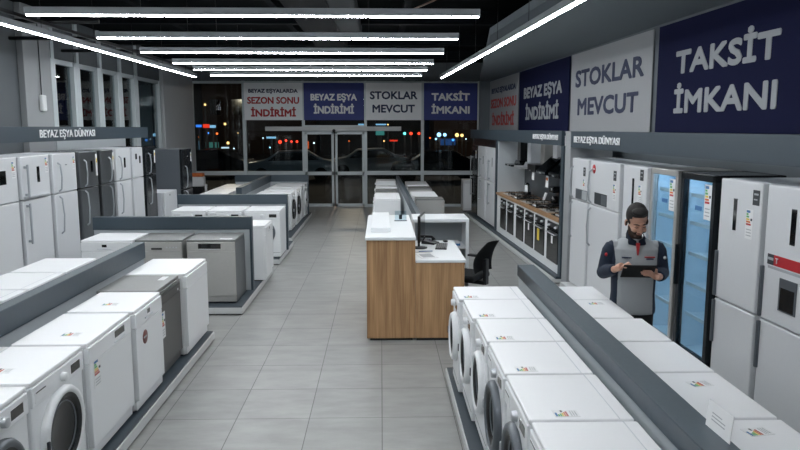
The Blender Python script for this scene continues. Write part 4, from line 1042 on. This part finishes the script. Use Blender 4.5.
# ================================================================== OUTSIDE (NIGHT STREET)
def outp(u, v, Y):
    """point at depth Y seen at photograph position u, v"""
    f = 700; Hc = 2.377; th = math.atan(97/f); ps = math.atan(19/f*math.cos(th))
    F = Vector((math.sin(ps)*math.cos(th), math.cos(ps)*math.cos(th), -math.sin(th))); R = Vector((math.cos(ps), -math.sin(ps), 0)); U = R.cross(F)
    r = F + R * ((u-400)/f) + U * ((225-v)/f); r *= Y / r.y
    return Vector((r.x, r.y, r.z + Hc))
g = MB().box(-40, 40, Yb + .12, 29, -.12, -.02, M['pave']).box(-40, 40, 29, 90, -.15, -.06, M['asphalt']).box(-60, -7, -5, Yb + .12, -.12, -.02, M['pave'])
tag(g.build('street_ground'), 'dark street and pavement outside the glass facade', 'street', None, 'structure')
# lit blobs of the street: every lamp or sign is its own object on a pole, wall or car
blds = [(-30, -17, 62, 8, 'bld'), (-16.5, -6, 66, 11, 'bld2'), (-5.5, 4, 64, 7, 'bld'), (4.5, 15, 60, 9, 'bld2'), (15.5, 28, 66, 12, 'bld')]
for i, (x0, x1, y, h, m) in enumerate(blds):
    t = thing('street_building', ['dark building across the street, far left', 'brownish building behind the left facade windows', 'low dark building seen through the entrance doors', 'brownish building right of the entrance doors', 'tall dark building at the far right of the street'][i], 'building', ((x0 + x1) / 2, y, 0))
    w = (x1 - x0) / 2
    MB().box(-w, w, 0, 6, -.1, h, M[m]).build('building_wall', t)
    MB().box(-w - .1, w + .1, -.2, 6, h, h + .3, M['bld']).build('roof_edge', t)
    for k in range(int(w)):
        for zz in range(1, int(h / 3)):
            MB().box(-w + .7 + k*2, -w + 1.7 + k*2, -.05, .02, zz*3 + .6, zz*3 + 2, M['carglass']).build('window', t)
cols = dict(r='#ff3b22', w='#dff0ff', y='#ffc070', b='#3f8cff', t='#6fe0d8', o='#ff6a2c', c='#9fd8ff')
def lampst(u, v, Y, c, r, label, s=5):
    p = outp(u, v, Y)
    t = thing('street_light', label, 'street light', (p.x, p.y, -.05), 0, 'lights of the street')
    r *= .62; MB().ell((0, 0, p.z + .05), (r, r, r), emis('glow_' + c, cols[c], s), seg=12).build('light_globe', t)
    MB().tube([(0, 0, 0), (0, 0, p.z + .05 - r * .9)], .05, M['bark'], 8).build('pole', t)
def signst(u, v, Y, w, h, c, label, s=6):
    s *= .4; w *= .8; h *= .8; Y += 2 * (v < 125) + 7 * ('dim' in label or 'narrow' in label)
    p = outp(u, v, Y)
    t = thing('street_sign', label, 'lit sign', (p.x, p.y, -.05), 0, 'lit signs of the street')
    MB().box(-w/2, w/2, 0, .12, p.z - h/2 + .05, p.z + h/2 + .05, emis('sign_' + c + str(s), cols[c], s), .02).build('sign_face', t)
    MB().tube([(0, .2, 0), (0, .2, p.z + h/2 + .05)], .06, M['bark'], 8).box(-w/2, w/2, .12, .26, p.z - h/2 + .05, p.z + h/2 + .05, M['bld']).build('sign_frame', t)
for (u, v, c, r, lab) in ((205, 104.6, 'y', .13, 'high warm street lamp behind the leftmost pane'), (225, 124, 'y', .14, 'yellow street lamp in the leftmost pane, above the white row'),
    (217, 133.6, 'o', .12, 'orange lamp right of the blue red sign'), (208, 133, 'b', .1, 'small blue lamp under the blue red sign'), (228, 143, 'y', .16, 'warm lamp near the middle of the leftmost pane'),
    (286, 140.6, 'r', .13, 'red lamp second from left under the season sale banner'), (280, 142, 'r', .2, 'red lamp leftmost under the season sale banner'), (291.5, 141.6, 'r', .12, 'small red lamp third under the season sale banner'), (297, 141.6, 'r', .14, 'red lamp fourth under the season sale banner'),
    (314, 143, 'w', .09, 'small white lamp seen through the left sliding door'), (359.6, 149.6, 'w', .12, 'white low light seen through the right sliding door'),
    (404.6, 133.5, 't', .16, 'teal traffic light right of the doors'), (411, 133.5, 'r', .18, 'red traffic light beside the teal one'), (419, 133.5, 'r', .16, 'red traffic light next to the facade mullion'),
    (439, 134.7, 'c', .24, 'white round street lamp, leftmost in the right pane'), (444.8, 134.8, 'c', .19, 'white round street lamp, second in the right pane'),
    (457, 135, 'y', .22, 'warm round street lamp in the right pane'), (462, 135.4, 'y', .18, 'smaller warm round lamp in the right pane'), (473.4, 135, 'c', .24, 'white round lamp at the right end of the facade'),
    (436, 139, 'c', .12, 'small white lamp below the two round lamps'), (453, 140, 'b', .14, 'bluish lamp below the warm round lamps')):
    lampst(u, v, 50, c, r, lab)
for (u, v, w, h, c, lab, s) in ((206, 126, .5, .3, 'r', 'red lit sign in the leftmost pane', 4), (198.5, 126, .45, .2, 'b', 'blue lit sign left of the red one', 4), (212.5, 126.5, .45, .22, 'c', 'pale blue lit sign right of the red one', 3),
    (199.5, 146, .12, 1.0, 'c', 'narrow vertical white sign at the left edge', 2), (212, 145, 1.2, .5, 't', 'dim teal shop front light in the leftmost pane', .35), (225, 148, .6, .16, 'w', 'row of white light in the leftmost pane', 4),
    (271, 137.6, .75, .16, 'c', 'bluish white light bar under the season sale banner', 3), (306.5, 145, .35, .6, 'o', 'orange red lit sign behind the left sliding door', 3), (361, 124.5, .5, .12, 'c', 'bluish light bar above the door rail', 3),
    (381, 124.5, .9, .12, 'c', 'white light bar right above the door rail end', 3), (380, 133, .7, .35, 't', 'teal shop sign right of the doors', .8), (393.6, 140.6, .65, .12, 'r', 'thin red light bar right of the doors', 4),
    (448, 142, 1.4, .6, 'b', 'dim blue shop front behind the right pane', .12)):
    signst(u, v, 46, w, h, c, lab, s)
# lights beyond the left windows
for (x, y, z, c, lab) in ((-19, 45, 3.4, 'y', 'warm lamp outside the farthest left window'),):
    t = thing('street_light', lab, 'street light', (x, y, -.05), 0, 'lights of the street'); MB().ell((0, 0, z), (.16,)*3, emis('glow_y', cols['y'], 5), seg=12).build('light_globe', t); MB().tube([(0, 0, 0), (0, 0, z - .15)], .05, M['bark'], 8).build('pole', t)
p = outp(146, 126, 40); t = thing('street_sign', 'orange lit sign outside the farthest left window', 'lit sign', (p.x, p.y, -.05), 0, 'lit signs of the street')
MB().box(-.5, .5, 0, .12, p.z - .05, p.z + .25, emis('sign_o3', cols['o'], 3), .02).build('sign_face', t); MB().tube([(0, .2, 0), (0, .2, p.z + .2)], .06, M['bark'], 8).build('sign_frame', t)

for (u, v, c, r, lab) in ((378, 124.5, 'c', .09, 'tiny white lamp first in the row right above the door rail'), (388, 124.6, 'y', .09, 'tiny warm lamp last in the row right above the door rail'), (263, 138, 'w', .08, 'tiny white lamp left of the bluish light bar'),
    (234, 148.5, 'w', .08, 'tiny white lamp beside the white row in the leftmost pane'), (270, 147.5, 'c', .09, 'tiny pale lamp above the left parked car'), (384, 141, 'y', .09, 'tiny warm lamp left of the thin red bar'),
    (430, 138, 'o', .09, 'tiny orange lamp left of the round white lamps'), (447, 139.5, 'y', .07, 'tiny warm lamp under the round white lamps'), (466, 139, 'w', .08, 'tiny white lamp under the warm round lamps'), (199, 137, 'o', .08, 'tiny orange lamp at the left edge of the leftmost pane'),
    (238, 133, 'y', .06, 'tiny warm lamp beside the left facade mullion'), (349, 141, 'o', .07, 'tiny orange lamp behind the right sliding door')):
    lampst(u, v, 56, c, r, lab)
def car(x, y, rz, m, label, lights=None):
    t = thing('parked_car', label, 'car', (x, y, -.06), rz, 'parked cars')
    prof = [(-2.1, .35), (-2.1, .75), (-1.9, .88), (-1.15, .95), (-.6, 1.38), (.75, 1.42), (1.45, .98), (2.0, .92), (2.15, .7), (2.15, .35), (1.75, .28), (-1.7, .28)]
    MB().prism(prof, -.85, .85, m, 'Y', bev=.05).build('car_body', t)
    win = [(-1.05, .95), (-.56, 1.31), (.7, 1.35), (1.3, .98)]
    MB().prism(win, -.87, .87, M['carglass'], 'Y').build('side_windows', t)
    for sx in (-1.35, 1.35):
        for sy in (-1, 1): MB().lathe([(0, -.11), (.32, -.11), (.32, .11), (0, .11)], M['tyre'], (sx, sy*.78, .32), 'Y', 20).lathe([(0, .115*sy), (.18, .115*sy)], M['chrome'], (sx, sy*.78, .32), 'Y', 12).build('wheel', t)
    if lights:
        for sy in (-.6, .6): MB().box(-2.14, -2.08, sy - .12, sy + .12, .62, .74, emis('sign_' + lights + '2', cols[lights], 2)).build('car_light', t)
    return t
car(-4.2, 33, .1, M['carsil'], 'silver car parked left of the sliding doors outside')
car(-.6, 36, .05, M['carwhite'], 'pale car seen through the right sliding door', 'y')
car(2.6, 32.5, 0, M['cardark'], 'dark car parked right of the doors outside')
car(-8.5, 35, -.1, M['cardark'], 'dark car behind the leftmost facade pane')
car(6.3, 37, .1, M['carsil'], 'silver car behind the rightmost facade pane')
t = thing('sales_totem', 'small orange and white display stand by the left corner of the facade', 'display stand', (-5.3, 20.2, 0), 0)
MB().box(-.16, .2, -.1, .1, 0, .72, M['black'], .02).build('stand_body', t)
MB().box(-.18, .24, -.12, .12, .72, 1.0, M['paper'], .03).build('white_box', t)
MB().box(-.18, .22, -.13, .12, 1.0, 1.10, M['orange'], .02).build('orange_top', t)
MB().box(.24, .3, -.05, .05, .3, .78, M['paper'], .01).build('white_flap', t)

# point lights without a post, added to brighten the street
for (x, y, z, e, c) in ((-8, 38, 6, 500, (1, .72, .5)), (6, 40, 6, 350, (1, .74, .55)), (-2, 50, 7, 600, (1, .72, .52)), (-18, 40, 6, 500, (1, .75, .5)), (10, 46, 7, 900, (1, .7, .5))):
    L = bpy.data.lights.new('street_fill_light', 'POINT'); L.energy = e; L.color = c; L.shadow_soft_size = .2
    o = bpy.data.objects.new('street_fill_light', L); COL.objects.link(o); o.location = (x, y, z)

# ================================================================== WORLD, CAMERA
w = bpy.data.worlds.new('night'); S.world = w; w.use_nodes = True
bg = w.node_tree.nodes['Background']; bg.inputs[0].default_value = lin('#0d1420'); bg.inputs[1].default_value = .35
cam = bpy.data.cameras.new('camera'); co = bpy.data.objects.new('camera', cam); COL.objects.link(co); S.camera = co
f = 700; th = math.atan(97/f); ps = math.atan(19/f*math.cos(th))
cam.sensor_width = 36; cam.lens = 36 * f / 800; cam.clip_end = 300
Fv = Vector((math.sin(ps)*math.cos(th), math.cos(ps)*math.cos(th), -math.sin(th))); Rv = Vector((math.cos(ps), -math.sin(ps), 0)); Uv = Rv.cross(Fv)
mt = Matrix((Rv, Uv, -Fv)).transposed().to_4x4(); mt.translation = (0, 0, 2.377)
co.matrix_world = mt
S.view_settings.view_transform = 'Standard'; S.view_settings.look = 'None'; S.view_settings.gamma = 1
S.view_settings.use_curve_mapping = False; S.view_settings.exposure = 0
